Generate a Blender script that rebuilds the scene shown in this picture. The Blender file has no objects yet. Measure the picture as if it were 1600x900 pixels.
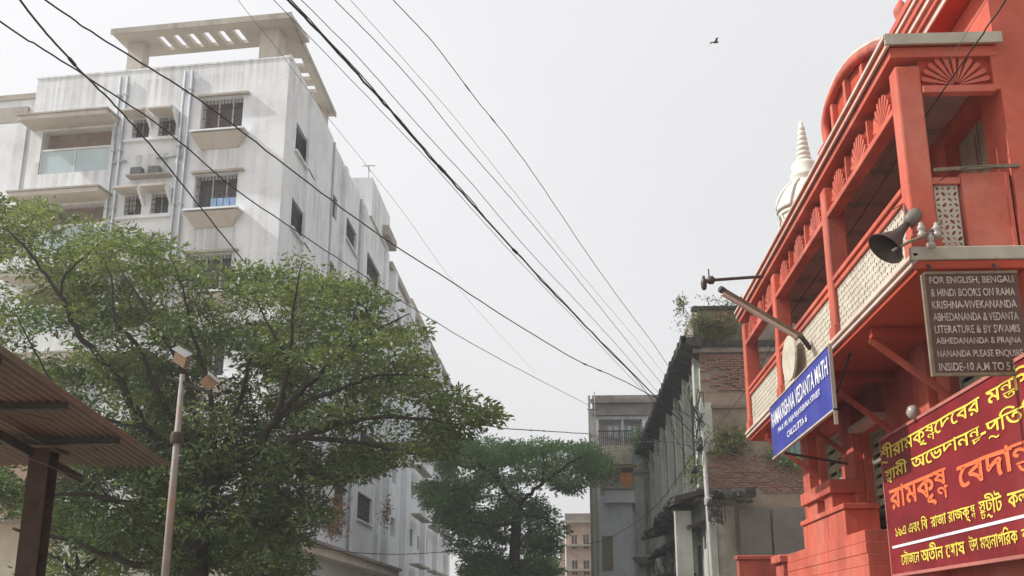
import bpy, bmesh, math, random, re
from mathutils import noise as mnoise
import numpy as np
from mathutils import Vector, Matrix
random.seed(7); RNG = np.random.default_rng(7)
S = bpy.context.scene; C = S.collection
R = math.radians

# ------------------------------------------------------------------ camera
F_PX = 1750.0; VX, VY = 885.0, 978.0        # focal length and street vanishing point, measured on the 1600 px photo
PITCH = math.atan((VY-450)/F_PX); YAW = math.atan((VX-800)/math.hypot(F_PX, VY-450))
CAM = Vector((0, 0, 1.6))
cd = bpy.data.cameras.new('camera'); cam = bpy.data.objects.new('camera', cd); C.objects.link(cam)
cd.sensor_width = 36; cd.lens = 36*F_PX/1600; cd.clip_start = .05; cd.clip_end = 3000
cam.location = CAM; cam.rotation_euler = (math.pi/2+PITCH, 0, YAW); S.camera = cam

# ------------------------------------------------------------------ sky, sun, exposure
SUN_EL, SUN_AZ = R(40), R(183)              # azimuth of the sun measured from +X: from the left, a little behind us
w = bpy.data.worlds.new('World'); S.world = w; w.use_nodes = True
nt = w.node_tree; nt.nodes.clear()
out = nt.nodes.new('ShaderNodeOutputWorld'); bg = nt.nodes.new('ShaderNodeBackground')
sky = nt.nodes.new('ShaderNodeTexSky'); sky.sky_type = 'NISHITA'; sky.sun_disc = False
sky.sun_elevation = SUN_EL; sky.sun_rotation = math.pi/2-SUN_AZ; sky.dust_density = 4; sky.air_density = 1.2
tc = nt.nodes.new('ShaderNodeTexCoord'); mp = nt.nodes.new('ShaderNodeMapping'); mp.inputs['Scale'].default_value = (1, 1, 2.2)
nz = nt.nodes.new('ShaderNodeTexNoise'); nz.inputs['Scale'].default_value = 1.6; nz.inputs['Detail'].default_value = 3
cr = nt.nodes.new('ShaderNodeMix'); cr.data_type = 'RGBA'
cr.inputs[6].default_value = (5.95, 5.9, 5.95, 1); cr.inputs[7].default_value = (6.9, 6.82, 6.8, 1)
mx = nt.nodes.new('ShaderNodeMix'); mx.data_type = 'RGBA'; mx.inputs[0].default_value = .88
L = nt.links.new
L(tc.outputs['Generated'], mp.inputs[0]); L(mp.outputs[0], nz.inputs[0]); L(nz.outputs[0], cr.inputs[0])
vd = nt.nodes.new('ShaderNodeVectorMath'); vd.operation = 'DOT_PRODUCT'; L(tc.outputs['Generated'], vd.inputs[0])
vd.inputs[1].default_value = (math.cos(SUN_EL)*math.cos(SUN_AZ), math.cos(SUN_EL)*math.sin(SUN_AZ), math.sin(SUN_EL))
mr = nt.nodes.new('ShaderNodeMapRange'); mr.inputs[1].default_value = -.2; mr.inputs[2].default_value = 1; mr.inputs[3].default_value = .93; mr.inputs[4].default_value = 1.3; L(vd.outputs['Value'], mr.inputs[0])
gl = nt.nodes.new('ShaderNodeVectorMath'); gl.operation = 'SCALE'; L(cr.outputs[2], gl.inputs[0]); L(mr.outputs[0], gl.inputs['Scale'])
L(sky.outputs[0], mx.inputs[6]); L(gl.outputs[0], mx.inputs[7]); L(mx.outputs[2], bg.inputs[0])
bg.inputs[1].default_value = .1; L(bg.outputs[0], out.inputs[0])
sl = bpy.data.lights.new('sun', 'SUN'); sl.energy = 3.6; sl.angle = R(1.5); sl.color = (1, .98, .945)
so = bpy.data.objects.new('sun', sl); C.objects.link(so)
sd = Vector((math.cos(SUN_EL)*math.cos(SUN_AZ), math.cos(SUN_EL)*math.sin(SUN_AZ), math.sin(SUN_EL)))
so.rotation_euler = sd.to_track_quat('Z', 'Y').to_euler()
S.view_settings.view_transform = 'Standard'; S.view_settings.look = 'None'
S.view_settings.exposure = .46; S.view_settings.gamma = 1

# ------------------------------------------------------------------ survey: points of the photo on planes of known distance
_fw = Vector((-math.sin(YAW)*math.cos(PITCH), math.cos(YAW)*math.cos(PITCH), math.sin(PITCH)))
_rt = Vector((math.cos(YAW), math.sin(YAW), 0)); _up = _rt.cross(_fw)
def ray(px, py): return _fw + _rt*((px-800)/F_PX) + _up*((450-py)/F_PX)
def atX(px, py, x): r = ray(px, py); return CAM + r*(x/r.x)
def atY(px, py, y): r = ray(px, py); return CAM + r*(y/r.y)

# ------------------------------------------------------------------ materials
MATS = {}
def new_mat(name):
    m = bpy.data.materials.new(name); m.use_nodes = True; MATS[name] = m
    n = m.node_tree; b = n.nodes['Principled BSDF']; return m, n, b
def mat(name, col, rough=.8, var=.12, scale=2.5, streak=0, grime=(.12, .11, .095), patch=0, pcol=(.3, .26, .2),
        bump=.25, bscale=30, spec=.25, metal=0, pscale=1.2):
    m, n, b = new_mat(name); l = n.links.new
    g = n.nodes.new('ShaderNodeNewGeometry')
    def noise(sc, det=4, sx=1, sy=1, sz=1, off=0):
        mpn = n.nodes.new('ShaderNodeMapping'); mpn.inputs['Scale'].default_value = (sx, sy, sz); mpn.inputs['Location'].default_value = (off, off, off)
        t = n.nodes.new('ShaderNodeTexNoise'); t.inputs['Scale'].default_value = sc; t.inputs['Detail'].default_value = det; t.inputs['Roughness'].default_value = .62
        l(g.outputs['Position'], mpn.inputs[0]); l(mpn.outputs[0], t.inputs[0]); return t.outputs[0]
    def ramp(src, a, b_, hi=1.0):
        r = n.nodes.new('ShaderNodeMapRange'); r.inputs[1].default_value = a; r.inputs[2].default_value = b_; r.inputs[4].default_value = hi; l(src, r.inputs[0]); return r.outputs[0]
    def mixc(f, a, c):
        x = n.nodes.new('ShaderNodeMix'); x.data_type = 'RGBA'; l(f, x.inputs[0])
        if isinstance(a, tuple): x.inputs[6].default_value = (*a, 1)
        else: l(a, x.inputs[6])
        if isinstance(c, tuple): x.inputs[7].default_value = (*c, 1)
        else: l(c, x.inputs[7])
        return x.outputs[2]
    c0 = tuple(max(0, c*(1-var)) for c in col); c1 = tuple(min(.9, c*(1+var)) for c in col)
    cur = mixc(ramp(noise(scale), .3, .7), c0, c1)
    if patch: cur = mixc(ramp(noise(pscale, 7, off=3.7), .5, .68, patch), cur, pcol)
    if streak:
        mm = n.nodes.new('ShaderNodeMath'); mm.operation = 'MULTIPLY'
        l(ramp(noise(1.0, 8, 2.1, 2.1, .16, 9.1), .46, .74, streak*1.3), mm.inputs[0]); l(ramp(noise(.42, 4, off=2.2), .40, .62), mm.inputs[1])
        cur = mixc(mm.outputs[0], cur, grime)
        cur = mixc(ramp(noise(7, 8, off=7.7), .5, .8, streak*.35), cur, grime)
        cur = mixc(ramp(noise(.5, 5, off=5.5), .5, .75, streak*.6), cur, grime)
    l(cur, b.inputs['Base Color']); b.inputs['Roughness'].default_value = rough; b.inputs['Metallic'].default_value = metal
    b.inputs['Specular IOR Level'].default_value = spec
    if bump:
        bp = n.nodes.new('ShaderNodeBump'); bp.inputs['Strength'].default_value = bump; bp.inputs['Distance'].default_value = .01
        l(noise(bscale, 5, off=1.3), bp.inputs['Height']); l(bp.outputs[0], b.inputs['Normal'])
    return m
def leafmat(name, dark, light, transl=.35):
    m, n, b = new_mat(name); l = n.links.new
    g = n.nodes.new('ShaderNodeNewGeometry'); a = n.nodes.new('ShaderNodeAttribute'); a.attribute_name = 'tint'
    ad = n.nodes.new('ShaderNodeMath'); ad.operation = 'MULTIPLY_ADD'; l(g.outputs['Random Per Island'], ad.inputs[0]); ad.inputs[1].default_value = .45; l(a.outputs['Fac'], ad.inputs[2])
    x = n.nodes.new('ShaderNodeMix'); x.data_type = 'RGBA'; l(ad.outputs[0], x.inputs[0]); x.inputs[6].default_value = (*dark, 1); x.inputs[7].default_value = (*light, 1)
    l(x.outputs[2], b.inputs['Base Color']); b.inputs['Roughness'].default_value = .45; b.inputs['Specular IOR Level'].default_value = .35
    t = n.nodes.new('ShaderNodeBsdfTranslucent'); hs = n.nodes.new('ShaderNodeHueSaturation'); hs.inputs['Value'].default_value = 1.5; hs.inputs['Saturation'].default_value = 1.1
    l(x.outputs[2], hs.inputs['Color']); l(hs.outputs[0], t.inputs[0])
    ms = n.nodes.new('ShaderNodeMixShader'); ms.inputs[0].default_value = transl
    l(b.outputs[0], ms.inputs[1]); l(t.outputs[0], ms.inputs[2]); l(ms.outputs[0], n.nodes['Material Output'].inputs[0]); return m

M_white = mat('white_limewash', (.775, .80, .82), .85, .05, 1.2, .6, (.36, .36, .35), .22, (.66, .635, .60))
M_white2 = mat('bluish_limewash', (.78, .81, .84), .85, .06, 1.5, .5, (.30, .31, .30), .2, (.5, .5, .48))
M_cream = mat('cream_plaster', (.62, .56, .47), .85, .1, 2, .35, (.3, .26, .2))
M_beige = mat('beige_soffit', (.54, .50, .44), .85, .08, 2, .25, (.35, .3, .24))
M_conc = mat('raw_concrete', (.40, .37, .32), .9, .15, 2, .5, (.16, .145, .12))
M_greywall = mat('grey_green_plaster', (.45, .465, .41), .9, .15, 1.8, .8, (.15, .155, .13), .5, (.30, .31, .23))
M_dull = mat('stained_plaster', (.36, .33, .27), .9, .2, 1.8, .7, (.07, .065, .05), .6, (.14, .13, .10))
M_tan = mat('tan_plaster', (.30, .245, .18), .9, .2, 2, .7, (.12, .105, .08), .75, (.20, .175, .13))
M_black = mat('sooty_ledge', (.055, .05, .043), .95, .3, 5, 0, bump=.6)
M_brick = mat('old_brick', (.27, .145, .105), .9, .4, 14, .3, (.12, .11, .085), .5, (.27, .21, .155), .6, 60)
M_mortar = mat('mortar', (.25, .21, .165), .95, .25, 4, .3, (.07, .06, .05))
M_red = mat('red_paint', (.53, .115, .072), .7, .16, 1.1, 1.0, (.24, .065, .05), .8, (.60, .21, .15), .5, 40, pscale=.8)
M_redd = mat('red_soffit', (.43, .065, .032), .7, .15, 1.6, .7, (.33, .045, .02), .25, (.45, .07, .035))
M_pale = mat('pale_trim', (.62, .50, .43), .75, .12, 3, .6, (.36, .2, .16))
M_slabedge = mat('weathered_slab_edge', (.43, .39, .32), .9, .15, 4, .4, (.22, .2, .16))
M_jali = mat('pierced_plaster', (.50, .455, .37), .85, .14, 5, .3, (.34, .28, .2))
M_ceil = mat('grey_brown_ceiling', (.46, .41, .37), .85, .15, 2, .3, (.09, .08, .07))
M_door = mat('old_timber_door', (.33, .285, .22), .7, .2, 3, .4, (.09, .075, .06))
M_shut = mat('grey_green_shutter', (.27, .27, .19), .7, .15, 6, .3, (.12, .12, .08))
M_teal = mat('faded_teal_shutter', (.20, .31, .31), .75, .2, 4, .5, (.1, .13, .12))
M_dark = mat('dark_interior', (.028, .025, .023), .9, .2, 3, 0, bump=0)
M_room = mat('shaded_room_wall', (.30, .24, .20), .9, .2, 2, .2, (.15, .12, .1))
M_glass = mat('window_glass', (.085, .072, .068), .15, .2, 1, 0, spec=.6, bump=0)
M_balglass = mat('balcony_glass', (.42, .52, .54), .06, .1, 1, 0, spec=.7, bump=0)
M_wframe = mat('white_metal_frame', (.66, .66, .64), .5, .06, 4, .2)
M_grille = mat('dark_iron', (.06, .055, .05), .6, .2, 8, 0, metal=.3)
M_pipe = mat('grey_pvc_pipe', (.42, .45, .48), .55, .1, 3, .35, (.2, .2, .2))
M_rust = mat('rusty_steel', (.075, .046, .038), .75, .3, 8, .3, (.05, .03, .025), .35, (.19, .07, .04))
M_sheet = mat('rusty_corrugated_sheet', (.20, .145, .112), .6, .2, 3, .5, (.10, .065, .045), .55, (.30, .135, .065), .2, 20, .35)
M_cable = mat('black_cable', (.022, .022, .026), .5, .1, 8, 0, bump=0)
M_cableg = mat('grey_cable', (.14, .14, .15), .6, .1, 8, 0, bump=0)
M_wood = mat('weathered_batten', (.20, .155, .11), .8, .25, 10, .3)
M_greypole = mat('galvanised_pole', (.36, .35, .34), .55, .12, 5, .35, (.2, .13, .08))
M_lamp_pole = mat('flaking_pole_paint', (.27, .25, .235), .6, .18, 6, .4, (.2, .12, .08), .7, (.34, .16, .08), pscale=2.5)
M_lens = mat('amber_lens', (.40, .28, .17), .25, .1, 6, 0, spec=.5, bump=0)
M_lampcase = mat('grey_lamp_casing', (.16, .16, .165), .5, .15, 6, .2)
M_lampvisor = mat('pale_lamp_visor', (.34, .34, .33), .5, .1, 6, .2)
M_horn = mat('dark_horn_metal', (.075, .058, .05), .45, .2, 5, .2, metal=.2)
M_hornrear = mat('pale_horn_driver', (.17, .15, .12), .5, .12, 6, .3)
M_porc = mat('porcelain', (.34, .30, .26), .3, .08, 8, .2, spec=.5)
M_maroon = mat('maroon_board', (.20, .013, .018), .55, .2, 2, .6, (.26, .06, .05), .4, (.14, .012, .014), bump=.1)
M_maredge = mat('board_edge', (.45, .16, .13), .6, .15, 4, .2)
M_yellow = mat('yellow_lettering', (.78, .64, .09), .6, .15, 12, .5, (.45, .30, .08), .3, (.55, .40, .12), bump=0)
M_orange = mat('orange_lettering', (.82, .17, .06), .6, .1, 12, .12, (.6, .1, .05), bump=0)
M_wlet = mat('white_lettering', (.74, .74, .76), .6, .12, 12, .5, (.40, .40, .50), .3, (.5, .5, .6), bump=0)
M_bluebd = mat('blue_board', (.038, .046, .29), .5, .2, 2, .6, (.09, .09, .24), .3, (.06, .06, .2), bump=.1)
M_brownbd = mat('brown_board', (.115, .062, .05), .7, .2, 3, .35, (.06, .045, .04), bump=.1)
M_dulllet = mat('dull_lettering', (.42, .35, .31), .7, .25, 14, .35, (.2, .16, .14), bump=0)
M_bark = mat('bark', (.036, .029, .023), .95, .3, 8, 0, bump=.8, bscale=25, patch=.4, pcol=(.06, .05, .042))
M_leaf = leafmat('mango_leaves', (.026, .064, .022), (.205, .24, .07))
M_leaf2 = leafmat('far_leaves', (.065, .14, .05), (.19, .28, .10), .5)
M_leaf3 = leafmat('weed_leaves', (.045, .065, .018), (.17, .18, .05))
M_dry = leafmat('dry_creeper_leaves', (.10, .06, .025), (.30, .16, .07))
M_road = mat('asphalt', (.052, .052, .052), .9, .2, 3, 0, bump=.4)
M_pave = mat('pavement_stone', (.30, .28, .25), .9, .15, 2, .3)
M_earth = mat('dusty_ground', (.34, .29, .22), .95, .2, .6, 0)
M_pinkw = mat('salmon_plaster', (.50, .37, .30), .9, .14, 1.5, .4, (.22, .15, .12))
M_spire = mat('white_spire_paint', (.66, .67, .58), .75, .08, 4, .35, (.36, .37, .30))
M_cloth = mat('orange_cloth', (.62, .22, .04), .9, .15, 6, 0)
M_clothw = mat('pale_cloth', (.55, .58, .62), .9, .1, 6, 0)
M_clothb = mat('blue_cloth', (.30, .42, .62), .9, .15, 8, 0)
M_ochre = mat('ochre_soffit', (.46, .27, .08), .9, .15, 2, .3)
M_bluegrey = mat('blue_grey_plaster', (.74, .78, .81), .9, .12, 1.6, .55, (.16, .17, .17), .45, (.30, .32, .32))
M_weath = mat('weathered_parapet', (.30, .265, .235), .95, .2, 2.5, .7, (.08, .07, .06))
M_panel = mat('grey_metal_panel', (.16, .145, .13), .7, .15, 2, .4, (.07, .065, .055), .55, (.22, .19, .165))
M_darkshut = mat('dark_green_shutter', (.05, .058, .045), .7, .2, 4, .3, (.03, .03, .025))
M_bird = mat('dark_feathers', (.035, .033, .032), .8, .2, 20, 0, bump=0)

def stained_front(base, name, ud_, o_):
    m = base.copy(); m.name = name; n = m.node_tree; l = n.links.new; b = n.nodes['Principled BSDF']; src = b.inputs['Base Color'].links[0].from_socket
    g = n.nodes.new('ShaderNodeNewGeometry'); sep = n.nodes.new('ShaderNodeSeparateXYZ'); l(g.outputs['Position'], sep.inputs[0])
    def M(op, a, c=None, e=None):
        q = n.nodes.new('ShaderNodeMath'); q.operation = op
        for i, v in enumerate((a, c, e)):
            if v is None: continue
            if isinstance(v, (int, float)): q.inputs[i].default_value = v
            else: l(v, q.inputs[i])
        return q.outputs[0]
    def ramp(v, a, c, hi=1.0):
        r = n.nodes.new('ShaderNodeMapRange'); r.inputs[1].default_value = a; r.inputs[2].default_value = c; r.inputs[4].default_value = hi; l(v, r.inputs[0]); return r.outputs[0]
    dp = n.nodes.new('ShaderNodeVectorMath'); dp.operation = 'DOT_PRODUCT'; sb_ = n.nodes.new('ShaderNodeVectorMath'); sb_.operation = 'SUBTRACT'
    l(g.outputs['Position'], sb_.inputs[0]); sb_.inputs[1].default_value = o_; l(sb_.outputs[0], dp.inputs[0]); dp.inputs[1].default_value = ud_; u = dp.outputs['Value']; z = sep.outputs['Z']
    fr_ = M('FRACT', M('MULTIPLY', M('SUBTRACT', z, 18.35-307), 1/3.07)); fall = M('POWER', ramp(fr_, .30, 1.0), 1.4)
    mask = None
    for c, h in ((2.45, 1.0), (5.2, 1.0), (8.35, 1.8)):
        k = ramp(M('ABSOLUTE', M('SUBTRACT', u, c)), h, h-.25); mask = k if mask is None else M('MAXIMUM', mask, k)
    nz_ = n.nodes.new('ShaderNodeTexNoise'); nz_.inputs['Scale'].default_value = 1; nz_.inputs['Detail'].default_value = 5; mp_ = n.nodes.new('ShaderNodeMapping'); mp_.inputs['Scale'].default_value = (5.5, 5.5, .10)
    l(g.outputs['Position'], mp_.inputs[0]); l(mp_.outputs[0], nz_.inputs[0]); st = ramp(nz_.outputs[0], .42, .66)
    top = M('MULTIPLY', M('POWER', ramp(z, 19.9, 21.9), 1.6), .75); f = M('MULTIPLY', M('MAXIMUM', M('MULTIPLY', fall, mask), top), st); f = M('MULTIPLY', f, .62)
    x = n.nodes.new('ShaderNodeMix'); x.data_type = 'RGBA'; l(f, x.inputs[0]); l(src, x.inputs[6]); x.inputs[7].default_value = (.30, .29, .27, 1); l(x.outputs[2], b.inputs['Base Color']); return m

# ------------------------------------------------------------------ mesh helpers
def tag(o, label=None, cat=None, group=None, kind=None):
    if label: o['label'] = label
    if cat: o['category'] = cat
    if group: o['group'] = group
    if kind: o['kind'] = kind
    return o
def thing(name, loc, label, cat, group=None):
    o = bpy.data.objects.new(name, None); C.objects.link(o); o.location = loc; o.empty_display_size = .2
    return tag(o, label, cat, group)
class Fr:                                   # a vertical plane: u along it, d out of it, z up
    def __init__(s, o, u, n): s.o = Vector(o); s.u = Vector(u).normalized(); s.n = Vector(n).normalized()
    def p(s, u, d, z): return s.o + s.u*u + s.n*d + Vector((0, 0, z))
    def uz(s, px, py, d=0):
        r = ray(px, py); o = s.o + s.n*d; k = (o-CAM).dot(s.n)/r.dot(s.n); q = CAM + r*k
        return (q-o).dot(s.u), q.z
class MB:
    def __init__(s): s.v = []; s.f = []; s.mi = []; s.cur = 0
    def add(s, vs, fs):
        k = len(s.v); s.v += [tuple(v) for v in vs]; s.f += [tuple(i+k for i in f) for f in fs]; s.mi += [s.cur]*len(fs)
    def hexa(s, p): s.add(p, [(0, 3, 2, 1), (4, 5, 6, 7), (0, 1, 5, 4), (1, 2, 6, 5), (2, 3, 7, 6), (3, 0, 4, 7)])
    def fbox(s, fr, u0, u1, d0, d1, z0, z1):
        s.hexa([fr.p(u0, d0, z0), fr.p(u1, d0, z0), fr.p(u1, d1, z0), fr.p(u0, d1, z0), fr.p(u0, d0, z1), fr.p(u1, d0, z1), fr.p(u1, d1, z1), fr.p(u0, d1, z1)]); return s
    def box(s, x0, x1, y0, y1, z0, z1):
        s.hexa([(x0, y0, z0), (x1, y0, z0), (x1, y1, z0), (x0, y1, z0), (x0, y0, z1), (x1, y0, z1), (x1, y1, z1), (x0, y1, z1)]); return s
    def bar(s, a, b, w, h=None, upv=(0, 0, 1)):
        a = Vector(a); b = Vector(b); h = h or w; d = (b-a).normalized(); x = d.cross(Vector(upv))
        if x.length < 1e-4: x = d.cross(Vector((1, 0, 0)))
        x.normalize(); y = x.cross(d); x *= w/2; y *= h/2
        s.hexa([a-x-y, a+x-y, a+x+y, a-x+y, b-x-y, b+x-y, b+x+y, b-x+y]); return s
    def tube(s, pts, r, n=6, cap=True):
        pts = [Vector(p) for p in pts]; N = len(pts); rs = r if isinstance(r, (list, tuple)) else [r]*N
        k = len(s.v); ref = Vector((.13, .31, .94)); nx = None
        for i, p in enumerate(pts):
            d = (pts[min(i+1, N-1)]-pts[max(i-1, 0)])
            d = d.normalized() if d.length > 1e-9 else Vector((0, 0, 1))
            x = (nx - d*nx.dot(d)) if nx is not None else d.cross(ref)
            if x.length < 1e-4: x = d.cross(Vector((1, 0, 0)))
            x.normalize(); nx = x; y = d.cross(x)
            for j in range(n):
                a = 2*math.pi*j/n; s.v.append(tuple(p+(x*math.cos(a)+y*math.sin(a))*rs[i]))
        fs = []
        for i in range(N-1):
            for j in range(n):
                a = k+i*n+j; b = k+i*n+(j+1) % n; fs.append((a, b, b+n, a+n))
        if cap: fs.append(tuple(k+j for j in range(n))[::-1]); fs.append(tuple(k+(N-1)*n+j for j in range(n)))
        s.f += fs; s.mi += [s.cur]*len(fs); return s
    def lathe(s, prof, c, n=16, axis=None):
        c = Vector(c); ax = Vector(axis or (0, 0, 1)).normalized(); x = ax.orthogonal().normalized(); y = ax.cross(x); k = len(s.v); fs = []
        for r, h in prof:
            for j in range(n):
                a = 2*math.pi*j/n; s.v.append(tuple(c+ax*h+(x*math.cos(a)+y*math.sin(a))*r))
        for i in range(len(prof)-1):
            for j in range(n):
                a = k+i*n+j; b = k+i*n+(j+1) % n; fs.append((a, b, b+n, a+n))
        fs.append(tuple(k+j for j in range(n))[::-1]); fs.append(tuple(k+(len(prof)-1)*n+j for j in range(n)))
        s.f += fs; s.mi += [s.cur]*len(fs); return s
    def quad(s, a, b, c, d): s.add([a, b, c, d], [(0, 1, 2, 3)]); return s
    def wall(s, fr, u0, u1, z0, z1, ops, depth):        # front skin with real recessed openings
        us = sorted({u0, u1, *[o[0] for o in ops], *[o[1] for o in ops]}); zs = sorted({z0, z1, *[o[2] for o in ops], *[o[3] for o in ops]})
        us = [u for u in us if u0 <= u <= u1]; zs = [z for z in zs if z0 <= z <= z1]
        for a, b in zip(us, us[1:]):
            for c, d in zip(zs, zs[1:]):
                um, zm = (a+b)/2, (c+d)/2
                if any(o[0] < um < o[1] and o[2] < zm < o[3] for o in ops): continue
                s.quad(fr.p(a, 0, c), fr.p(b, 0, c), fr.p(b, 0, d), fr.p(a, 0, d))
        for a, b, c, d in ops:
            for q, r_ in (((a, c), (b, c)), ((b, c), (b, d)), ((b, d), (a, d)), ((a, d), (a, c))):
                s.quad(fr.p(q[0], 0, q[1]), fr.p(r_[0], 0, r_[1]), fr.p(r_[0], -depth, r_[1]), fr.p(q[0], -depth, q[1]))
        return s
    def mesh(s, name, m, smooth=False):
        me = bpy.data.meshes.new(name); me.from_pydata(s.v, [], s.f); me.update()
        for x in (m if isinstance(m, (list, tuple)) else [m]): me.materials.append(x)
        if isinstance(m, (list, tuple)): me.polygons.foreach_set('material_index', s.mi)
        if smooth: me.polygons.foreach_set('use_smooth', [True]*len(me.polygons))
        return me
    def build(s, name, m, parent=None, smooth=False, bevel=0, label=None, kind=None):
        o = bpy.data.objects.new(name, s.mesh(name, m, smooth)); C.objects.link(o)
        if parent is not None:
            o.parent = parent
            if parent.type == 'EMPTY': o.location = -parent.location
        if bevel:
            b = o.modifiers.new('bevel', 'BEVEL'); b.width = bevel; b.segments = 2; b.limit_method = 'ANGLE'
        return tag(o, label, kind=kind)
def smooth_path(pts, n=6):
    P = [Vector(p) for p in pts]; out_ = []
    for i in range(len(P)-1):
        a, b, c, d = P[max(i-1, 0)], P[i], P[i+1], P[min(i+2, len(P)-1)]
        for k in range(n):
            t = k/n; out_.append(.5*((2*b)+(c-a)*t+(2*a-5*b+4*c-d)*t*t+(3*b-a-3*c+d)*t**3))
    return out_+[P[-1]]

# ------------------------------------------------------------------ ground (below the frame, but it lights the walls)
def sheet(name, x0, x1, y0, y1, z, m):
    o = MB().quad((x0, y0, z), (x1, y0, z), (x1, y1, z), (x0, y1, z)).build(name, m); return tag(o, kind='structure')
sheet('ground', -240, 240, -60, 420, 0, M_earth)
sheet('road', -3.4, 3.0, -40, 400, .004, M_road)
tag(MB().box(3.0, 4.5, -40, 300, .006, .14).build('pavement', M_pave), kind='structure')
tag(MB().box(-4.6, -3.4, -40, 300, .006, .14).build('pavement', M_pave), kind='structure')

# ------------------------------------------------------------------ window helper
WR = random.Random(17)
M_curt = mat('brown_curtain', (.17, .10, .085), .9, .2, 4, .2)
def window(fr, b, a0, a1, z0, z1, depth=.22, grille=0, split=1, m_f=M_wframe, m_p=M_glass, bars=0):
    w_ = .05
    f = MB()
    f.fbox(fr, a0, a1, -depth, -depth+.05, z0, z0+w_); f.fbox(fr, a0, a1, -depth, -depth+.05, z1-w_, z1)
    f.fbox(fr, a0, a0+w_, -depth, -depth+.05, z0+w_, z1-w_); f.fbox(fr, a1-w_, a1, -depth, -depth+.05, z0+w_, z1-w_)
    for k in range(1, split):
        c = a0+(a1-a0)*k/split; f.fbox(fr, c-.025, c+.025, -depth, -depth+.05, z0+w_, z1-w_)
    fo = f.build('window', m_f, b)
    MB().fbox(fr, a0+.01, a1-.01, -depth-.03, -depth-.005, z0+.01, z1-.01).build('pane', m_p, fo)
    if WR.random() < .55:
        cw = (a1-a0)*WR.uniform(.2, .5); c0 = a0+.03 if WR.random() < .5 else a1-.03-cw; zc = z0+(z1-z0)*WR.choice((0, .25, .45)); cu_ = MB(); nf_ = 6
        for k in range(nf_): cu_.fbox(fr, c0+cw*k/nf_, c0+cw*(k+1)/nf_, -depth-.004, -depth+.006+.012*(k % 2), zc+.02, z1-.03)
        cu_.build('curtain', WR.choice((M_cream, M_curt, M_room, M_curt)), fo)
    if grille:
        g = MB(); d0 = -depth*.45
        n = max(3, int((a1-a0)/.13))
        for k in range(1, n): u = a0+(a1-a0)*k/n; g.fbox(fr, u-.010, u+.010, d0, d0+.02, z0, z1)
        for k in range(1, 4): z = z0+(z1-z0)*k/4; g.fbox(fr, a0, a1, d0+.021, d0+.035, z-.012, z+.012)
        g.build('grille', M_grille, fo)
    return fo
def louvre(fr, b, a0, a1, z0, z1, depth, n, m=M_shut, leaves=2):
    for k in range(leaves):
        l0 = a0+(a1-a0)*k/leaves+.012; l1 = a0+(a1-a0)*(k+1)/leaves-.012
        f = MB(); w_ = .06
        f.fbox(fr, l0, l1, -depth, -depth+.045, z0, z0+w_); f.fbox(fr, l0, l1, -depth, -depth+.045, z1-w_, z1)
        f.fbox(fr, l0, l0+w_, -depth, -depth+.045, z0+w_, z1-w_); f.fbox(fr, l1-w_, l1, -depth, -depth+.045, z0+w_, z1-w_)
        fo = f.build('shutter', m, b)
        for i in range(n):
            z = z0+w_+(z1-z0-2*w_)*(i+.5)/n; h = (z1-z0-2*w_)/n*.55
            s_ = MB(); c = [(-depth+.005, z+h*.6), (-depth+.018, z+h*.75), (-depth+.048, z-h*.45), (-depth+.035, z-h*.6)]
            s_.hexa([fr.p(l0+w_, *c[0]), fr.p(l1-w_, *c[0]), fr.p(l1-w_, *c[1]), fr.p(l0+w_, *c[1]), fr.p(l0+w_, *c[3]), fr.p(l1-w_, *c[3]), fr.p(l1-w_, *c[2]), fr.p(l0+w_, *c[2])])
            s_.build('slat', m, fo)
    MB().fbox(fr, a0, a1, -depth-.06, -depth-.03, z0, z1).build('shutter_backing', M_dark, b)

# ================================================================== RED BUILDING
FX = 4.55; Y0 = 10.7; Y1 = 21.4
FB = Fr((FX, Y0, 0), (0, 1, 0), (-1, 0, 0))            # street facade
FE = Fr((3.5, Y0, 0), (1, 0, 0), (0, -1, 0))           # end that faces us
FO = Fr((3.5, Y0, 0), (0, 1, 0), (-1, 0, 0))           # outer plane of the balcony
red = thing('red_building', (FX, Y0, 0), 'orange red painted building with a long pillared balcony over the street', 'building')
ops_low = [(.95, 2.5, 3.0, 4.55), (5.35, 6.55, 2.9, 4.4), (8.0, 9.5, 2.9, 4.75)]
ops_up = [(.55, 1.75, 5.14, 7.05), (2.6, 4.0, 5.14, 7.0), (5.6, 7.0, 5.14, 7.0), (8.6, 9.8, 5.14, 7.0)]
wl = MB(); wl.wall(FB, 0, Y1-Y0, 0, 8.2, ops_low+ops_up, .24)
wl.fbox(Fr((FX+.02, Y0, 0), (1, 0, 0), (0, -1, 0)), -.016, 8, -.25, .002, 5.1, 14)
wl.fbox(Fr((FX+.02, Y0, 0), (1, 0, 0), (0, -1, 0)), -.016, 8, -.25, .002, 0, 5.099)
wl.box(FX+.26, FX+8, Y1-.1, Y1, 0, 8.2); wl.box(FX+.3, FX+8, Y0+.3, Y1-.11, 8.0, 8.2)
wl.build('wall', M_red, red)
for a0, a1, z0, z1 in ops_low: louvre(FB, red, a0, a1, z0, z1, .16, 9)
for a0, a1, z0, z1 in ops_up:
    d_ = MB(); d_.fbox(FB, a0, a1, -.23, -.17, z0, z1).build('door', M_door, red)
    dd = MB(); dd.fbox(FB, (a0+a1)/2-.01, (a0+a1)/2+.01, -.169, -.155, z0, z1)
    for k in (0, 1):
        for q in (0, 1):
            c0 = a0+(a1-a0)*k/2+.08; zz = z0+.1+(z1-z0)*q/2; dd.fbox(FB, c0, c0+(a1-a0)/2-.16, -.168, -.15, zz, zz+(z1-z0)/2-.2)
    dd.build('door_panel', M_door, red)
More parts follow.
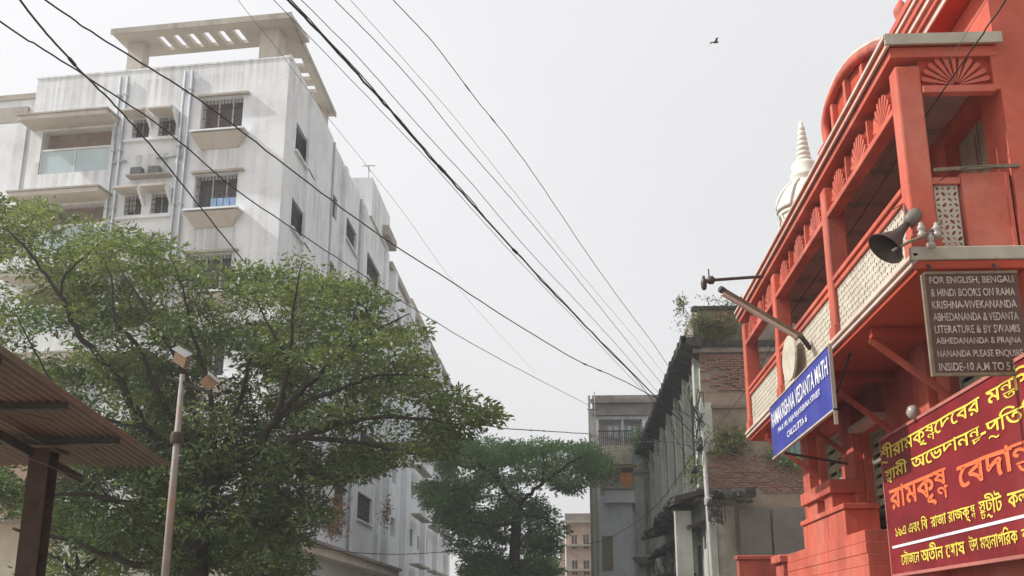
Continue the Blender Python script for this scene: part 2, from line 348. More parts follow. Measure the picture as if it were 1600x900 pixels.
# sills / pilasters of the lower storey
p_ = MB()
p_.fbox(FB, 6.62, 7.25, .002, .14, 3.35, 4.9); p_.build('pilaster', M_red, red, bevel=.01)
p_ = MB(); p_.fbox(FB, 9.75, 10.3, .002, .16, 3.35, 5.0); p_.build('pilaster', M_red, red, bevel=.01)
p_ = MB(); p_.fbox(FB, 2.95, 3.5, .002, .12, 2.9, 5.0); p_.build('pilaster', M_red, red, bevel=.01)
MB().fbox(FB, 4.9, 6.5, .002, .12, 2.78, 2.88).build('window_sill', M_red, red, bevel=.01)
MB().fbox(FB, 5.2, 6.6, .002, .2, 4.42, 4.5).build('window_hood', M_pale, red)
# stepped pedestal by the blue board
PD = Fr((4.0, 0, 0), (0, 1, 0), (-1, 0, 0))
g = MB(); g.box(4.0, 4.54, 15.4, 21.1, 0, 2.22); g.build('plinth_course', M_red, red, bevel=.012)
for k, zz in enumerate((2.222, 2.376, 2.53, 2.684)):
    MB().box(4.0+.006*(k % 2), 4.54, 15.42+.03*k, 21.08-.03*k, zz, zz+.150).build('plinth_course', M_red, red, bevel=.006)
MB().box(4.04, 4.54, 16.66, 19.6, 2.836, 3.22).build('pedestal', M_red, red, bevel=.012)
MB().box(4.01, 4.54, 16.58, 19.66, 3.222, 3.30).build('pedestal_moulding', M_red, red, bevel=.01)
MB().box(4.06, 4.54, 17.45, 17.95, 3.302, 3.53).build('pedestal_block', M_red, red, bevel=.01)
MB().box(4.06, 4.54, 18.5, 19.2, 3.302, 3.53).build('pedestal_block', M_red, red, bevel=.01)
MB().box(4.0, 4.54, 17.28, 19.45, 3.532, 3.73).build('pedestal_cap', M_red, red, bevel=.012)
MB().fbox(FB, 3.2, 4.6, .002, .22, 0, 2.55).build('plinth_course', M_red, red, bevel=.012)
# balcony slab
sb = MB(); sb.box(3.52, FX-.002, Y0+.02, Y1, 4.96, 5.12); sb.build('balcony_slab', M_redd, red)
MB().fbox(FE, -.06, 1.9, .0, .05, 5.05, 5.19).build('slab_edge', M_slabedge, red, bevel=.012)
MB().fbox(FE, -.02, 1.9, -.018, .03, 4.96, 5.048).build('slab_edge', M_redd, red, bevel=.01)
MB().box(3.455, 3.518, Y0-.05, Y1+.05, 5.085, 5.13).build('slab_edge', M_pale, red, bevel=.01)
MB().box(3.475, 3.518, Y0-.03, Y1+.03, 5.02, 5.06).build('slab_edge', M_pale, red, bevel=.008)
for yb in (12.9, 15.3, 17.7, 20.1):
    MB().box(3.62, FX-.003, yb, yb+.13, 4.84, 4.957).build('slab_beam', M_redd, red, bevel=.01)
for yb in (13.0, 15.4, 17.8, 20.2):
    s_ = MB(); s_.bar((3.62, yb, 4.83), (FX-.02, yb, 4.1), .06, .07); s_.build('strut', M_red, red)
# columns
YC = [Y0, 14.08, 17.9, 21.12]
for i, y in enumerate(YC):
    cw, cx = (.26, .26) if i else (.24, .26)
    c_ = MB(); c_.box(3.5, 3.5+cx, y+.002, y+cw, 5.125, 7.2); c_.build('column', M_red, red, bevel=.025)
    c_ = MB(); c_.box(3.48, 3.52+cx, y-.015, y+cw+.02, 5.125, 5.32); c_.build('column_base', M_red, red, bevel=.015)
# balustrade: rails and pierced screens
def jali(fr, u0, u1, z0, z1, cell=.075, th=.018):
    nu = max(2, round((u1-u0)/cell)); nz_ = max(2, round((z1-z0)/cell)); mb = MB(); du = (u1-u0)/nu; dz = (z1-z0)/nz_; r = random.Random(int(u0*100)+3)
    for i in range(nu):
        for j in range(nz_):
            cu, cz = u0+(i+.5)*du, z0+(j+.5)*dz
            big = (i % 2 == j % 2); rr = (.40 if big else .26)*(1+r.uniform(-.15, .15)); an = (.8 if (i+j) % 4 < 2 else -.8)+r.uniform(-.2, .2)
            O = [(-.5, -.5), (0, -.5), (.5, -.5), (.5, 0), (.5, .5), (0, .5), (-.5, .5), (-.5, 0)]
            H = []
            for k in range(8):
                a = -math.pi*.75+k*math.pi/4; x, y = rr*math.cos(a-an)*1.15, rr*math.sin(a-an)*.62
                H.append((x*math.cos(an)-y*math.sin(an), x*math.sin(an)+y*math.cos(an)))
            P = [fr.p(cu+x*du, 0, cz+y*dz) for x, y in O]+[fr.p(cu+x*du, 0, cz+y*dz) for x, y in H]+[fr.p(cu+x*du, -th, cz+y*dz) for x, y in H]+[fr.p(cu+x*du, -th, cz+y*dz) for x, y in O]
            fs = []
            for k in range(8):
                q = (k+1) % 8; fs += [(k, q, 8+q, 8+k), (8+k, 8+q, 16+q, 16+k), (24+q, 24+k, 16+k, 16+q)]
            mb.add(P, fs)
    return mb
FJ = Fr((3.56, Y0, 0), (0, 1, 0), (-1, 0, 0))
for i in range(3):
    a, b_ = YC[i]+.28-Y0, YC[i+1]-.005-Y0
    jali(FJ, a+.02, b_-.02, 5.16, 5.78).build('pierced_screen', M_jali, red)
    MB().fbox(FJ, a, b_, -.08, .03, 5.785, 5.85).build('rail', M_red, red, bevel=.01)
    MB().fbox(FJ, a, b_, -.10, .05, 5.875, 5.94).build('rail', M_red, red, bevel=.012)
    MB().fbox(FJ, a, b_, -.07, .01, 5.85, 5.875).build('rail_gap', M_redd, red)
    MB().fbox(FJ, a, b_, -.06, .02, 5.125, 5.158).build('bottom_rail', M_pale, red)
FJE = Fr((3.5, Y0+.08, 0), (1, 0, 0), (0, -1, 0))
jali(FJE, .285, .52, 5.22, 5.88, .058).build('pierced_screen', M_jali, red)
MB().fbox(FJE, .262, .55, -.06, .04, 5.885, 5.96).build('rail', M_red, red, bevel=.01)
MB().fbox(FJE, .262, .55, -.06, .03, 5.125, 5.215).build('bottom_rail', M_red, red, bevel=.01)
MB().fbox(FJE, .55, 1.03, -.1, .05, 5.195, 6.0).build('side_panel', M_red, red, bevel=.01)
MB().fbox(FJE, .985, 1.02, .051, .065, 5.2, 5.98).build('panel_moulding', M_red, red)
MB().bar((3.78, Y0-.0, 6.02), (4.62, Y0-.02, 6.045), .035).build('handrail', M_wood, red)
# frieze with sunburst fans
def fan(fr, cu, cz, rad, a0, a1, n, d=.0, th=.035):
    mb = MB()
    for k in range(n):
        a = a0+(a1-a0)*(k+.5)/n; da = (a1-a0)/n*.30
        pts = [(.10*rad, -da*.6), (.93*rad, -da), (rad, 0), (.93*rad, da), (.10*rad, da*.6)]
        P = [fr.p(cu+r_*math.cos(a+q), d, cz+r_*math.sin(a+q)) for r_, q in pts]+[fr.p(cu+r_*math.cos(a+q), d+th, cz+r_*math.sin(a+q)) for r_, q in pts]
        mb.add(P, [(5, 6, 7, 8, 9), (0, 1, 6, 5), (1, 2, 7, 6), (2, 3, 8, 7), (3, 4, 9, 8), (4, 0, 5, 9)])
    return mb
for i in range(3):
    a, b_ = YC[i]+.265-Y0, YC[i+1]-Y0
    fp = MB(); fp.fbox(FO, a, b_, -.2, -.11, 6.82, 7.2); fo = fp.build('frieze', M_red, red)
    MB().fbox(FO, a, b_, -.17, -.01, 6.76, 6.84).build('frieze_rail', M_red, fo, bevel=.01)
    nf = 3; ln = b_-a
    for k in range(nf):
        c0 = a+ln*(k+.5)/nf
        fan(FO, c0, 6.85, .37, R(8), R(172), 9, -.109, .06).build('sunburst', M_red, fo)
        MB().fbox(FO, c0-ln/nf/2+.0, c0-ln/nf/2+.05, -.109, -.04, 6.845, 7.19).build('frieze_bar', M_red, fo)
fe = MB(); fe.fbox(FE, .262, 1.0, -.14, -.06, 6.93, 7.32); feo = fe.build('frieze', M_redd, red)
MB().fbox(FE, .262, 1.0, -.10, .015, 6.88, 6.96).build('frieze_rail', M_red, feo, bevel=.01)
fan(FE, .62, 6.97, .37, R(6), R(174), 11, -.059, .04).build('sunburst', M_red, feo)
MB().fbox(FE, .99, 1.06, -.12, .01, 6.9, 7.35).build('frieze_bar', M_red, feo, bevel=.01)
# canopy roof of the balcony
MB().box(3.72, FX-.003, Y0+.15, Y1-.1, 7.24, 7.28).build('balcony_ceiling', M_ceil, red)
for k in range(9): MB().box(3.8, FX-.1, Y0+.5+k*1.2, Y0+.56+k*1.2, 7.17, 7.239).build('ceiling_batten', M_ceil, red)
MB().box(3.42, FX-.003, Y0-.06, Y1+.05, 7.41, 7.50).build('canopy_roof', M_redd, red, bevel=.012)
MB().box(3.46, FX-.003, Y0-.02, Y1+.03, 7.285, 7.397).build('canopy_fascia', M_red, red)
MB().box(3.41, 3.44, Y0-.08, Y1+.06, 7.38, 7.405).build('canopy_moulding', M_pale, red)
MB().box(3.385, 3.415, Y0-.09, Y1+.06, 7.475, 7.51).build('canopy_moulding', M_pale, red)
MB().fbox(FE, -.1, 1.1, .065, .1, 7.40, 7.52).build('canopy_moulding', M_slabedge, red)
# upper cornice
for k, (x, z0, z1, m) in enumerate(((4.28, 8.22, 8.30, M_pale), (4.24, 8.305, 8.38, M_red), (4.2, 8.385, 8.45, M_pale), (4.17, 8.455, 8.54, M_red), (4.14, 8.545, 8.60, M_pale), (4.12, 8.605, 8.69, M_red))):
    MB().box(x, 4.30, 10.62, Y1, z0, z1).build('cornice_moulding', m, red)
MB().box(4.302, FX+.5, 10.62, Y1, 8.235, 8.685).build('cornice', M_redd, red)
# curved pediment over the balcony
T = [(13.0, 8.70), (13.4, 8.88), (14.2, 9.16), (14.8, 9.29), (15.3, 9.34), (15.8, 9.30), (16.12, 9.18), (16.22, 9.0), (16.14, 8.72)]
TP = smooth_path([(4.2, y, z) for y, z in T], 5)
pf = MB()
for a, b_ in zip(TP, TP[1:]):
    pf.hexa([(4.22, a.y, 8.69), (4.22, b_.y, 8.69), (4.4, b_.y, 8.69), (4.4, a.y, 8.69), (4.22, a.y, a.z-.02), (4.22, b_.y, b_.z-.02), (4.4, b_.y, b_.z-.02), (4.4, a.y, a.z-.02)])
pd = pf.build('pediment', M_redd, red)
MB().tube([Vector((4.15, p.y, p.z)) for p in TP], .075, 6).build('pediment_rim', M_red, pd, True)
MB().tube([Vector((4.13, p.y, p.z+.085)) for p in TP], .03, 6).build('pediment_rim', M_pale, pd, True)
for y, h in ((14.0, 8.98), (14.9, 9.2), (15.7, 9.2)):
    MB().box(4.13, 4.219, y, y+.12, 8.69, h).build('pediment_post', M_red, pd, bevel=.01)
for y in (11.6, 12.6, 17.0):
    MB().lathe([(.09, 0), (.1, .05), (.05, .1), (.09, .2), (.10, .27), (.05, .36), (.01, .42)], (4.28, y, 8.69), 10).build('finial', M_red, red, True)

# low red pillar beside the building
rp = thing('gate_pillar', (4.4, 21.9, 0), 'low red painted gate pillar at the foot of the old brick building', 'pillar')
q = MB(); q.box(4.02, 5.1, 21.6, 22.3, 0, 2.72); q.build('pillar_shaft', M_red, rp, bevel=.02)
q = MB(); q.box(3.95, 5.2, 21.52, 22.38, 2.724, 2.87); q.build('pillar_cap', M_red, rp, bevel=.025)
a = atY(1152, 868, 26); b_ = atY(1226, 868, 26)
gw = thing('boundary_wall', (a.x, 26, 0), 'low red boundary wall between the red building and the old brick building', 'wall')
MB().box(a.x, b_.x+1.2, 25.9, 26.2, 0, a.z-.1).build('wall_face', M_red, gw, bevel=.02)
MB().box(a.x-.04, b_.x+1.2, 25.85, 26.25, a.z-.097, a.z).build('coping', M_red, gw, bevel=.02)

# ------------------------------------------------------------------ lettering
def inpoly(x, y, poly):
    c = False; j = len(poly)-1
    for i in range(len(poly)):
        xi, yi = poly[i]; xj, yj = poly[j]
        if (yi > y) != (yj > y) and x < (xj-xi)*(y-yi)/(yj-yi)+xi: c = not c
        j = i
    return c
from mathutils.geometry import tessellate_polygon
_G = {}
def glyph_mesh(body, bold=0):               # outlines filled contour by contour (overlapping contours sit a hair apart)
    if (body, bold) in _G: return _G[body, bold]
    if len(body) > 1 and any(ch in 'পউ' for ch in body):        # letters with self-crossing outlines are set one by one
        V = []; Fs = []; x = 0
        for t in [q for q in re.split('([পউ])', body) if q]:
            v, f = glyph_mesh(t, bold); k = len(V); V += [(a+x, b, c) for a, b, c in v]; Fs += [tuple(i+k for i in q) for q in f]; x += adv(t)
        _G[body, bold] = (V, Fs); return V, Fs
    if body == 'প':
        V = []; Fs = []; hw = .042+bold
        for lv, st in enumerate(([(-.01, .575), (.60, .575)], [(.49, .575), (.49, .01)], [(.09, .56), (.085, .40), (.13, .27), (.21, .25), (.33, .34), (.45, .50)])):
            for i, (x, y) in enumerate(st):
                d = Vector((st[min(i+1, len(st)-1)][0]-st[max(i-1, 0)][0], st[min(i+1, len(st)-1)][1]-st[max(i-1, 0)][1])).normalized()*hw
                V += [(x-d.y, y+d.x, lv), (x+d.y, y-d.x, lv)]
                if i: k = len(V); Fs.append((k-4, k-3, k-1, k-2))
        _G[body, bold] = (V, Fs); return V, Fs
    cu = bpy.data.curves.new('lettering', 'FONT'); cu.body = body; cu.resolution_u = 3; cu.fill_mode = 'NONE'
    if body == 'উ': cu.fill_mode = 'BOTH'; cu.resolution_u = 4; cu.offset = .004
    o = bpy.data.objects.new('lettering', cu); C.objects.link(o); dg = bpy.context.evaluated_depsgraph_get(); dg.update()
    me = bpy.data.meshes.new_from_object(o.evaluated_get(dg)); bpy.data.objects.remove(o)
    if body == 'উ':
        V = [(v.co.x, v.co.y, 0) for v in me.vertices]; Fs = [tuple(p.vertices) for p in me.polygons]; bpy.data.meshes.remove(me); _G[body, bold] = (V, Fs); return V, Fs
    co = [(v.co.x, v.co.y) for v in me.vertices]; nb = {}
    for e in me.edges: a, b = e.vertices; nb.setdefault(a, []).append(b); nb.setdefault(b, []).append(a)
    fwd = {e.vertices[0]: e.vertices[1] for e in me.edges}; seen = set(); loops = []
    bpy.data.meshes.remove(me)
    for v0 in nb:
        if v0 in seen: continue
        lp = [v0]; seen.add(v0); cur = fwd.get(v0, nb[v0][0])
        while cur not in seen:
            lp.append(cur); seen.add(cur); nx = [q for q in nb[cur] if q not in seen]; cur = fwd[cur] if fwd.get(cur) in nx else (nx[0] if nx else v0)
        pts = []
        for q in lp:
            if not pts or abs(co[q][0]-pts[-1][0])+abs(co[q][1]-pts[-1][1]) > 1e-4: pts.append(co[q])
        if len(pts) > 2: loops.append(pts)
    def area(p): return .5*sum(p[i-1][0]*p[i][1]-p[i][0]*p[i-1][1] for i in range(len(p)))
    def grow(p, b):
        o = []
        for i in range(len(p)):
            d = Vector((p[(i+1) % len(p)][0]-p[i-1][0], p[(i+1) % len(p)][1]-p[i-1][1])); d = d.normalized()*b if d.length > 1e-9 else Vector((0, 0)); o.append((p[i][0]+d.y, p[i][1]-d.x))
        return o
    ar = [area(p) for p in loops]; V = []; Fs = []
    if loops:
        sg_ = 1 if ar[max(range(len(ar)), key=lambda i: abs(ar[i]))] > 0 else -1
        outs = [i for i in range(len(ar)) if ar[i]*sg_ > 0]; hol = {i: [] for i in outs}
        for i in range(len(ar)):
            if ar[i]*sg_ <= 0:
                c_ = [k for k in outs if inpoly(*loops[i][0], loops[k])]
                if c_: hol[min(c_, key=lambda k: abs(ar[k]))].append(i)
        for lv, i in enumerate(outs):
            pl = [[Vector((x, y, 0)) for x, y in grow(loops[k], bold*sg_)] for k in [i]+hol[i]]; k0 = len(V)
            V += [(p.x, p.y, lv) for l_ in pl for p in l_]; Fs += [tuple(q+k0 for q in t) for t in tessellate_polygon(pl)]
    _G[body, bold] = (V, Fs); return V, Fs
_W = {}
def adv(body):
    if body not in _W:
        
        if body == 'প': _W[body] = .59
        elif any(ch in 'পউ' for ch in body) and len(body) > 1: _W[body] = sum(adv(t) for t in re.split('([পউ])', body) if t)
        elif body == 'উ': _W[body] = .62
        else: V, _ = glyph_mesh(body+'ম'); W, _f = glyph_mesh('ম'); _W[body] = max(v[0] for v in V)-max(v[0] for v in W)
    return _W[body]
def layout(tokens, bold=0):                 # text in visual order; ('s', top, bottom) stacks a conjunct, ('r', letter) adds a hook under it
    V = []; Fs = []; x = 0
    def put(body, sx, sy, ox, oy):
        v, f = glyph_mesh(body, bold); k = len(V); V.extend((a*sx+ox, b_*sy+oy, c+len(V) % 7) for a, b_, c in v); Fs.extend(tuple(i+k for i in q) for q in f)
    for t in tokens:
        if isinstance(t, str):
            put(t, 1, 1, x, 0); x += adv(t)
        elif t[0] == 's':
            w_ = max(adv(t[1]), .5)*.86; put(t[1], .86, .66, x, .23); put(t[2], .72, .52, x+.1, -.17); x += w_
        elif t[0] == 'r':
            put(t[1], 1, .86, x, .09); k = len(V)
            for q in range(9):
                u = q/8; yy = -.13+.06*math.sin(u*6); V.extend([(x+.08+u*.45, yy-.04, 9), (x+.08+u*.45, yy+.045, 9)])
            Fs.extend((k+2*q, k+2*q+2, k+2*q+3, k+2*q+1) for q in range(8)); x += adv(t[1])
    return V, Fs
def text(tokens, fr, u0, u1, z0, z1, d, m, parent, flip=False, bold=.012, fixed_h=None):
    V, Fs = layout(tokens if isinstance(tokens, list) else [tokens], bold)
    xs = [v[0] for v in V]; ys = [v[1] for v in V]; ax, bx, ay, by = min(xs), max(xs), min(ys), max(ys)
    mb = MB(); P = []
    for x, y, lv in V:
        s_ = (x-ax)/(bx-ax); u = (u1+(u0-u1)*s_) if flip else (u0+(u1-u0)*s_); hh = z1-z0; wv_ = Vector((x*1.7, y*1.7, bx+len(V)*.01)); u += mnoise.noise(wv_)*.03*hh
        P.append(fr.p(u, d+lv*.0005, z0+hh*(y-ay)/(by-ay)+mnoise.noise(wv_+Vector((5, 9, 2)))*.045*hh))
    mb.add(P, Fs); return mb.build('lettering', m, parent)

# maroon board, parallel to the street (reads from its far end towards us)
SG = Fr((4.28, 0, 0), (0, 1, 0), (-1, 0, 0))
def su(px, py, fr): return fr.uz(px, py, .03)
ue, zt = su(1376, 690, SG); _, zb = su(1401, 897, SG); un = 9.3
sg = thing('signboard', (4.28, ue, zb), 'large maroon board with yellow and orange Bengali lettering on the red building', 'sign')
bd = MB(); bd.fbox(SG, un, ue, 0, .03, zb, zt); bd.build('board', M_maroon, sg)
ed = MB(); ed.fbox(SG, un, ue+.03, -.005, .045, zt, zt+.035); ed.fbox(SG, un, ue+.03, -.005, .045, zb-.035, zb); ed.fbox(SG, ue, ue+.03, -.005, .045, zb, zt); ed.build('board_frame', M_maredge, sg)
def line(tok, pxa, pxb, m, f0, f1, bold=.012):      # from the letter that starts at pxa to where that run ends at pxb
    H = zt-zb; za, zb_ = zt-H*f1, zt-H*f0
    ua, _ = su(pxa, 790, SG); ub, _ = su(pxb, 790, SG)
    return text(tok, SG, ub, ua, za, zb_, .036, m, sg, True, bold)
line([('r', 'শ'), 'ীরামকৃ', ('s', 'ষ', 'ণ'), 'েদেবর'], 1384, 1552, M_yellow, .035, .195)
line(['ম', ('s', 'ন', 'ত'), 'িশষয্'], 1563, 1720, M_yellow, .035, .185)
line([('s', 'স', 'ব'), 'ামী'], 1388, 1425, M_yellow, .205, .335)
line(['অেভদান', ('s', 'ন', 'দ'), '-', ('r', 'প'), 'িতি', ('s', 'ষ', 'ঠ'), 'ত'], 1432, 1690, M_yellow, .205, .345)
line(['রামকৃ', ('s', 'ষ', 'ণ')], 1392, 1485, M_orange, .375, .60, .02)
line(['েবদা', ('s', 'ন', 'ত'), ' মঠ'], 1502, 1730, M_orange, .36, .585, .02)
line(['১৯এ এবং িব, রাজা রাজকৃ', ('s', 'ষ', 'ণ')], 1396, 1524, M_yellow, .645, .765)
line([('s', 'স', 'ট'), ('r', 'ট'), 'ীট, কলকাতা'], 1530, 1660, M_yellow, .63, .775)
line(['েসৗজেন : '], 1401, 1430, M_yellow, .845, .945)
line(['অতীন েঘাষ'], 1432, 1502, M_yellow, .835, .95)
line(['উপ-মহানাগিরক, কলকাতা'], 1508, 1650, M_yellow, .84, .945)
MB().fbox(SG, un, ue-.1, .031, .037, zb+(zt-zb)*.185, zb+(zt-zb)*.203).build('dividing_line', M_wlet, sg)
MB().lathe([(.02, 0), (.06, .02), (.085, .08), (.06, .15), (.02, .17)], atX(1428, 655, 4.22), 12).build('bulb', M_porc, sg, True)

# blue board hanging at the balcony edge
BL = Fr((3.36, 0, 0), (0, 1, 0), (-1, 0, 0))
A = BL.uz(1197, 641); B_ = BL.uz(1292, 547); D_ = BL.uz(1214, 708); E_ = BL.uz(1307, 639)
bs = thing('signboard', (3.36, A[0], D_[1]), 'blue board with white English lettering below the balcony edge', 'sign')
y_f, y_n = (A[0]+D_[0])/2, (B_[0]+E_[0])/2; bt, bb = (A[1]+B_[1])/2, (D_[1]+E_[1])/2
MB().fbox(BL, y_n, y_f, -.03, 0, bb, bt).build('board', M_bluebd, bs)
ed = MB(); ed.fbox(BL, y_n-.02, y_f+.02, -.035, .012, bb-.025, bb); ed.fbox(BL, y_n-.02, y_f+.02, -.035, .012, bt, bt+.02); ed.fbox(BL, y_n-.02, y_n, -.035, .012, bb-.2, bt); ed.build('board_frame', M_slabedge, bs)
bh = bt-bb; bl = y_f-y_n
text('RAMAKRISHNA VEDANTA MATH', BL, y_n+.1, y_f-.12, bb+bh*.56, bb+bh*.86, .006, M_wlet, bs, True, .018)
text('19A & 19B, RAJA RAJKRISHNA STREET', BL, y_n+bl*.14, y_f-bl*.14, bb+bh*.34, bb+bh*.47, .006, M_wlet, bs, True, .014)
text('CALCUTTA 6', BL, y_n+bl*.36, y_f-bl*.30, bb+bh*.14, bb+bh*.26, .006, M_wlet, bs, True, .014)
MB().bar((3.38, y_n+.3, bb+.02), (3.7, y_n+.3, 4.97), .03).build('bracket', M_grille, bs)
MB().bar((3.38, y_f-.5, bb+.02), (4.5, y_f-.5, 4.0), .035).build('bracket', M_rust, bs)

# brown board under the end of the balcony
BR = Fr((0, 10.5, 0), (1, 0, 0), (0, -1, 0))
A = BR.uz(1455, 432); D_ = BR.uz(1450, 583); E_ = BR.uz(1592, 572); x0 = (A[0]+D_[0])/2; x1 = E_[0]+.1
z1 = A[1]+.02; z0 = D_[1]
bw = thing('signboard', (x0, 10.5, z0), 'weathered brown board with eight dull lines of capitals below the balcony end', 'sign')
MB().fbox(BR, x0, x1, -.03, 0, z0, z1).build('board', M_brownbd, bw)
ed = MB(); ed.fbox(BR, x0-.03, x0, -.035, .012, z0-.03, z1); ed.fbox(BR, x0, x1, -.035, .012, z0-.03, z0); ed.fbox(BR, x0, x1, -.035, .012, z1, z1+.025); ed.build('board_frame', M_wood, bw)
lines = ['FOR ENGLISH, BENGALI', '& HINDI BOOKS ON RAMA', 'KRISHNA-VIVEKANANDA', 'ABHEDANANDA & VEDANTA', 'LITERATURE & BY SWAMIS', 'ABHEDANANDA & PRAJNA', 'NANANDA PLEASE ENQUIRE', 'INSIDE-10 A.M TO 5 P.M']
lh = (z1-z0)/len(lines)
for k, s_ in enumerate(lines):
    zc = z1-lh*(k+.86); text(s_, BR, x0+.04, x1-.05, zc, zc+lh*.66, .006, M_dulllet, bw, False, .022)
for u in (x0+.1, x1-.15): MB().bar((u, 10.51, z1), (u, 10.66, 5.0), .02).build('hanger', M_grille, bw)

# ------------------------------------------------------------------ fittings on the red building
h0 = atX(1398, 372, 3.3)
sp = thing('loudspeaker', h0, 'dark horn loudspeaker mounted on the balcony rail beside the corner column', 'loudspeaker')
ax = (Vector((-.55, -.16, -.60))).normalized()
mo = h0+ax*.08
prof = [(r_*.87, h_*.87) for r_, h_ in [(.04, -.34), (.055, -.22), (.09, -.1), (.14, .0), (.195, .07), (.22, .1), (.212, .105), (.17, .03), (.10, -.1), (.03, -.2)]]
MB().lathe(prof, mo, 24, ax).build('horn', M_horn, sp, True)
MB().lathe([(.03, -.50), (.06, -.49), (.072, -.44), (.07, -.36), (.045, -.31)], mo, 16, ax).build('driver', M_hornrear, sp, True)
MB().bar(mo-ax*.3, (3.56, mo.y+.35, 5.9), .03).build('bracket', M_grille, sp)
ib = atY(1395, 392, 10.5); ie = atY(1470, 348, 10.62)
ins = thing('insulator_bracket', ib, 'pale bracket arm with three porcelain insulators at the foot of the corner column', 'bracket')
MB().tube(smooth_path([ib, atY(1420, 378, 10.5), atY(1440, 370, 10.5), ie], 4), .016, 6).build('arm', M_wood, ins, True)
for px, py in ((1440, 362), (1464, 362), (1454, 378)):
    c_ = atY(px, py, 10.54); MB().lathe([(.012, -.07), (.04, -.06), (.045, -.02), (.025, 0), (.04, .02), (.04, .05), (.022, .07), (.024, .09), (.005, .10)], c_, 12).build('insulator', M_porc, ins, True)
t0 = atY(1127, 452, 15.0); t1 = Vector((3.45, 16.0, 5.66))
t1 = atX(1252, 526, 3.42)
tl = thing('tube_light', t1, 'long brown batten tube light slanting up from the balcony over the street', 'street light')
t0 = atY(1128, 453, t1.y-.6)
MB().bar(t0, t1, .085, .05).build('batten', M_wood, tl)
MB().bar(t0+Vector((0, -.01, -.055)), t0+(t1-t0)*.93+Vector((0, -.01, -.055)), .05).build('tube', M_pale, tl)
MB().lathe([(.045, -.04), (.05, 0), (.045, .05)], t0, 10, tuple(t1-t0)).build('end_cap', M_grille, tl)
MB().bar(t1, t1+Vector((.14, .1, -.16)), .05).build('bracket', M_grille, tl)
l1 = atX(1192, 432, 3.42); l0 = atY(1108, 438, l1.y-.3)
la = thing('wall_lamp', l1, 'small dark lamp at the tip of a thin rod jutting from the balcony roof', 'street light')
MB().tube([l0, l1], .028, 8).build('rod', M_horn, la)
MB().lathe([(.03, -.05), (.07, 0), (.075, .06), (.03, .1)], l0, 10, (1, 0, .1)).build('lamp_holder', M_horn, la, True)
MB().lathe([(.02, .12), (.035, .06), (.055, .0), (.045, -.1), (.02, -.13)], l0+Vector((-.09, 0, -.04)), 10).build('lamp_shade', M_horn, la, True)
MB().lathe([(.012, 0), (.012, .2)], l0, 6).build('spike', M_horn, la)
wb = atX(1232, 560, 3.4)
wbd = thing('oval_board', wb, 'plain pale oval board leaning on the balcony screen above the blue board', 'board')
m_ = MB(); Pts = []
for k in range(16):
    a_ = 2*math.pi*k/16; Pts.append((wb.y+.5*math.cos(a_), wb.z+.34*math.sin(a_)))
m_.add([(3.40, y, z) for y, z in Pts]+[(3.43, y, z) for y, z in Pts], [tuple(range(16)), tuple(range(31, 15, -1))]+[(k, (k+1) % 16, 16+(k+1) % 16, 16+k) for k in range(16)])
m_.build('panel', M_jali, wbd)

# white spire behind the roof
c_ = atY(1251, 190, 22); c_.z = 0
stp = thing('temple_spire', (c_.x, 22, 0), 'white temple spire with arched openings rising behind the red roof', 'spire')
MB().lathe([(.56, 8.0), (.56, 9.7), (.60, 9.72), (.60, 9.78), (.5, 9.8)], c_, 24).build('drum', M_spire, stp)
for k in range(8):
    a_ = k*math.pi/4+.25; dv = Vector((math.cos(a_), math.sin(a_), 0)); tv = Vector((-dv.y, dv.x, 0)); fr = Fr(Vector((c_.x, 22, 0))+dv*.53, tv, dv)
    op = MB(); prf = [(-.11, 8.3), (.11, 8.3), (.11, 9.35), (.08, 9.5), (0, 9.6), (-.08, 9.5), (-.11, 9.35)]
    op.add([fr.p(u, .05, z) for u, z in prf]+[fr.p(u, .02, z) for u, z in prf], [(0, 1, 2, 3, 4, 5, 6)]+[(i, (i+1) % 7, 7+(i+1) % 7, 7+i) for i in range(7)])
    op.build('arched_opening', M_redd, stp)
    MB().tube([fr.p(u*1.35, .06, z+(.08 if 0 < i < 6 and i > 1 else 0)) for i, (u, z) in enumerate(prf[2:]+[(-.13, 8.2)])][:5], .03, 5).build('arch_moulding', M_spire, stp)
MB().lathe([(.63, 9.80), (.65, 9.86), (.60, 10.0), (.50, 10.2), (.38, 10.36), (.29, 10.43), (.27, 10.5), (.31, 10.55), (.31, 10.62), (.25, 10.68), (.27, 10.82), (.22, 10.9), (.15, 10.94)], c_, 24).build('dome', M_spire, stp, True)
for k in range(8):
    a_ = k*math.pi/4+.05; dv = Vector((math.cos(a_), math.sin(a_), 0))
    MB().tube([c_+dv*r_+Vector((0, 0, z)) for r_, z in ((.64, 9.84), (.62, 10.02), (.51, 10.23), (.38, 10.38), (.28, 10.46))], .03, 6).build('dome_rib', M_spire, stp, True)
pr = []; z = 10.94
for k in range(7):
    r_ = .135-.012*k; pr += [(r_, z), (r_*1.2, z+.03), (r_*1.1, z+.085), (r_*.82, z+.11)]; z += .115
pr += [(.045, z), (.05, z+.05), (.01, z+.12)]
MB().lathe(pr, c_, 16).build('pinnacle', M_spire, stp, True)

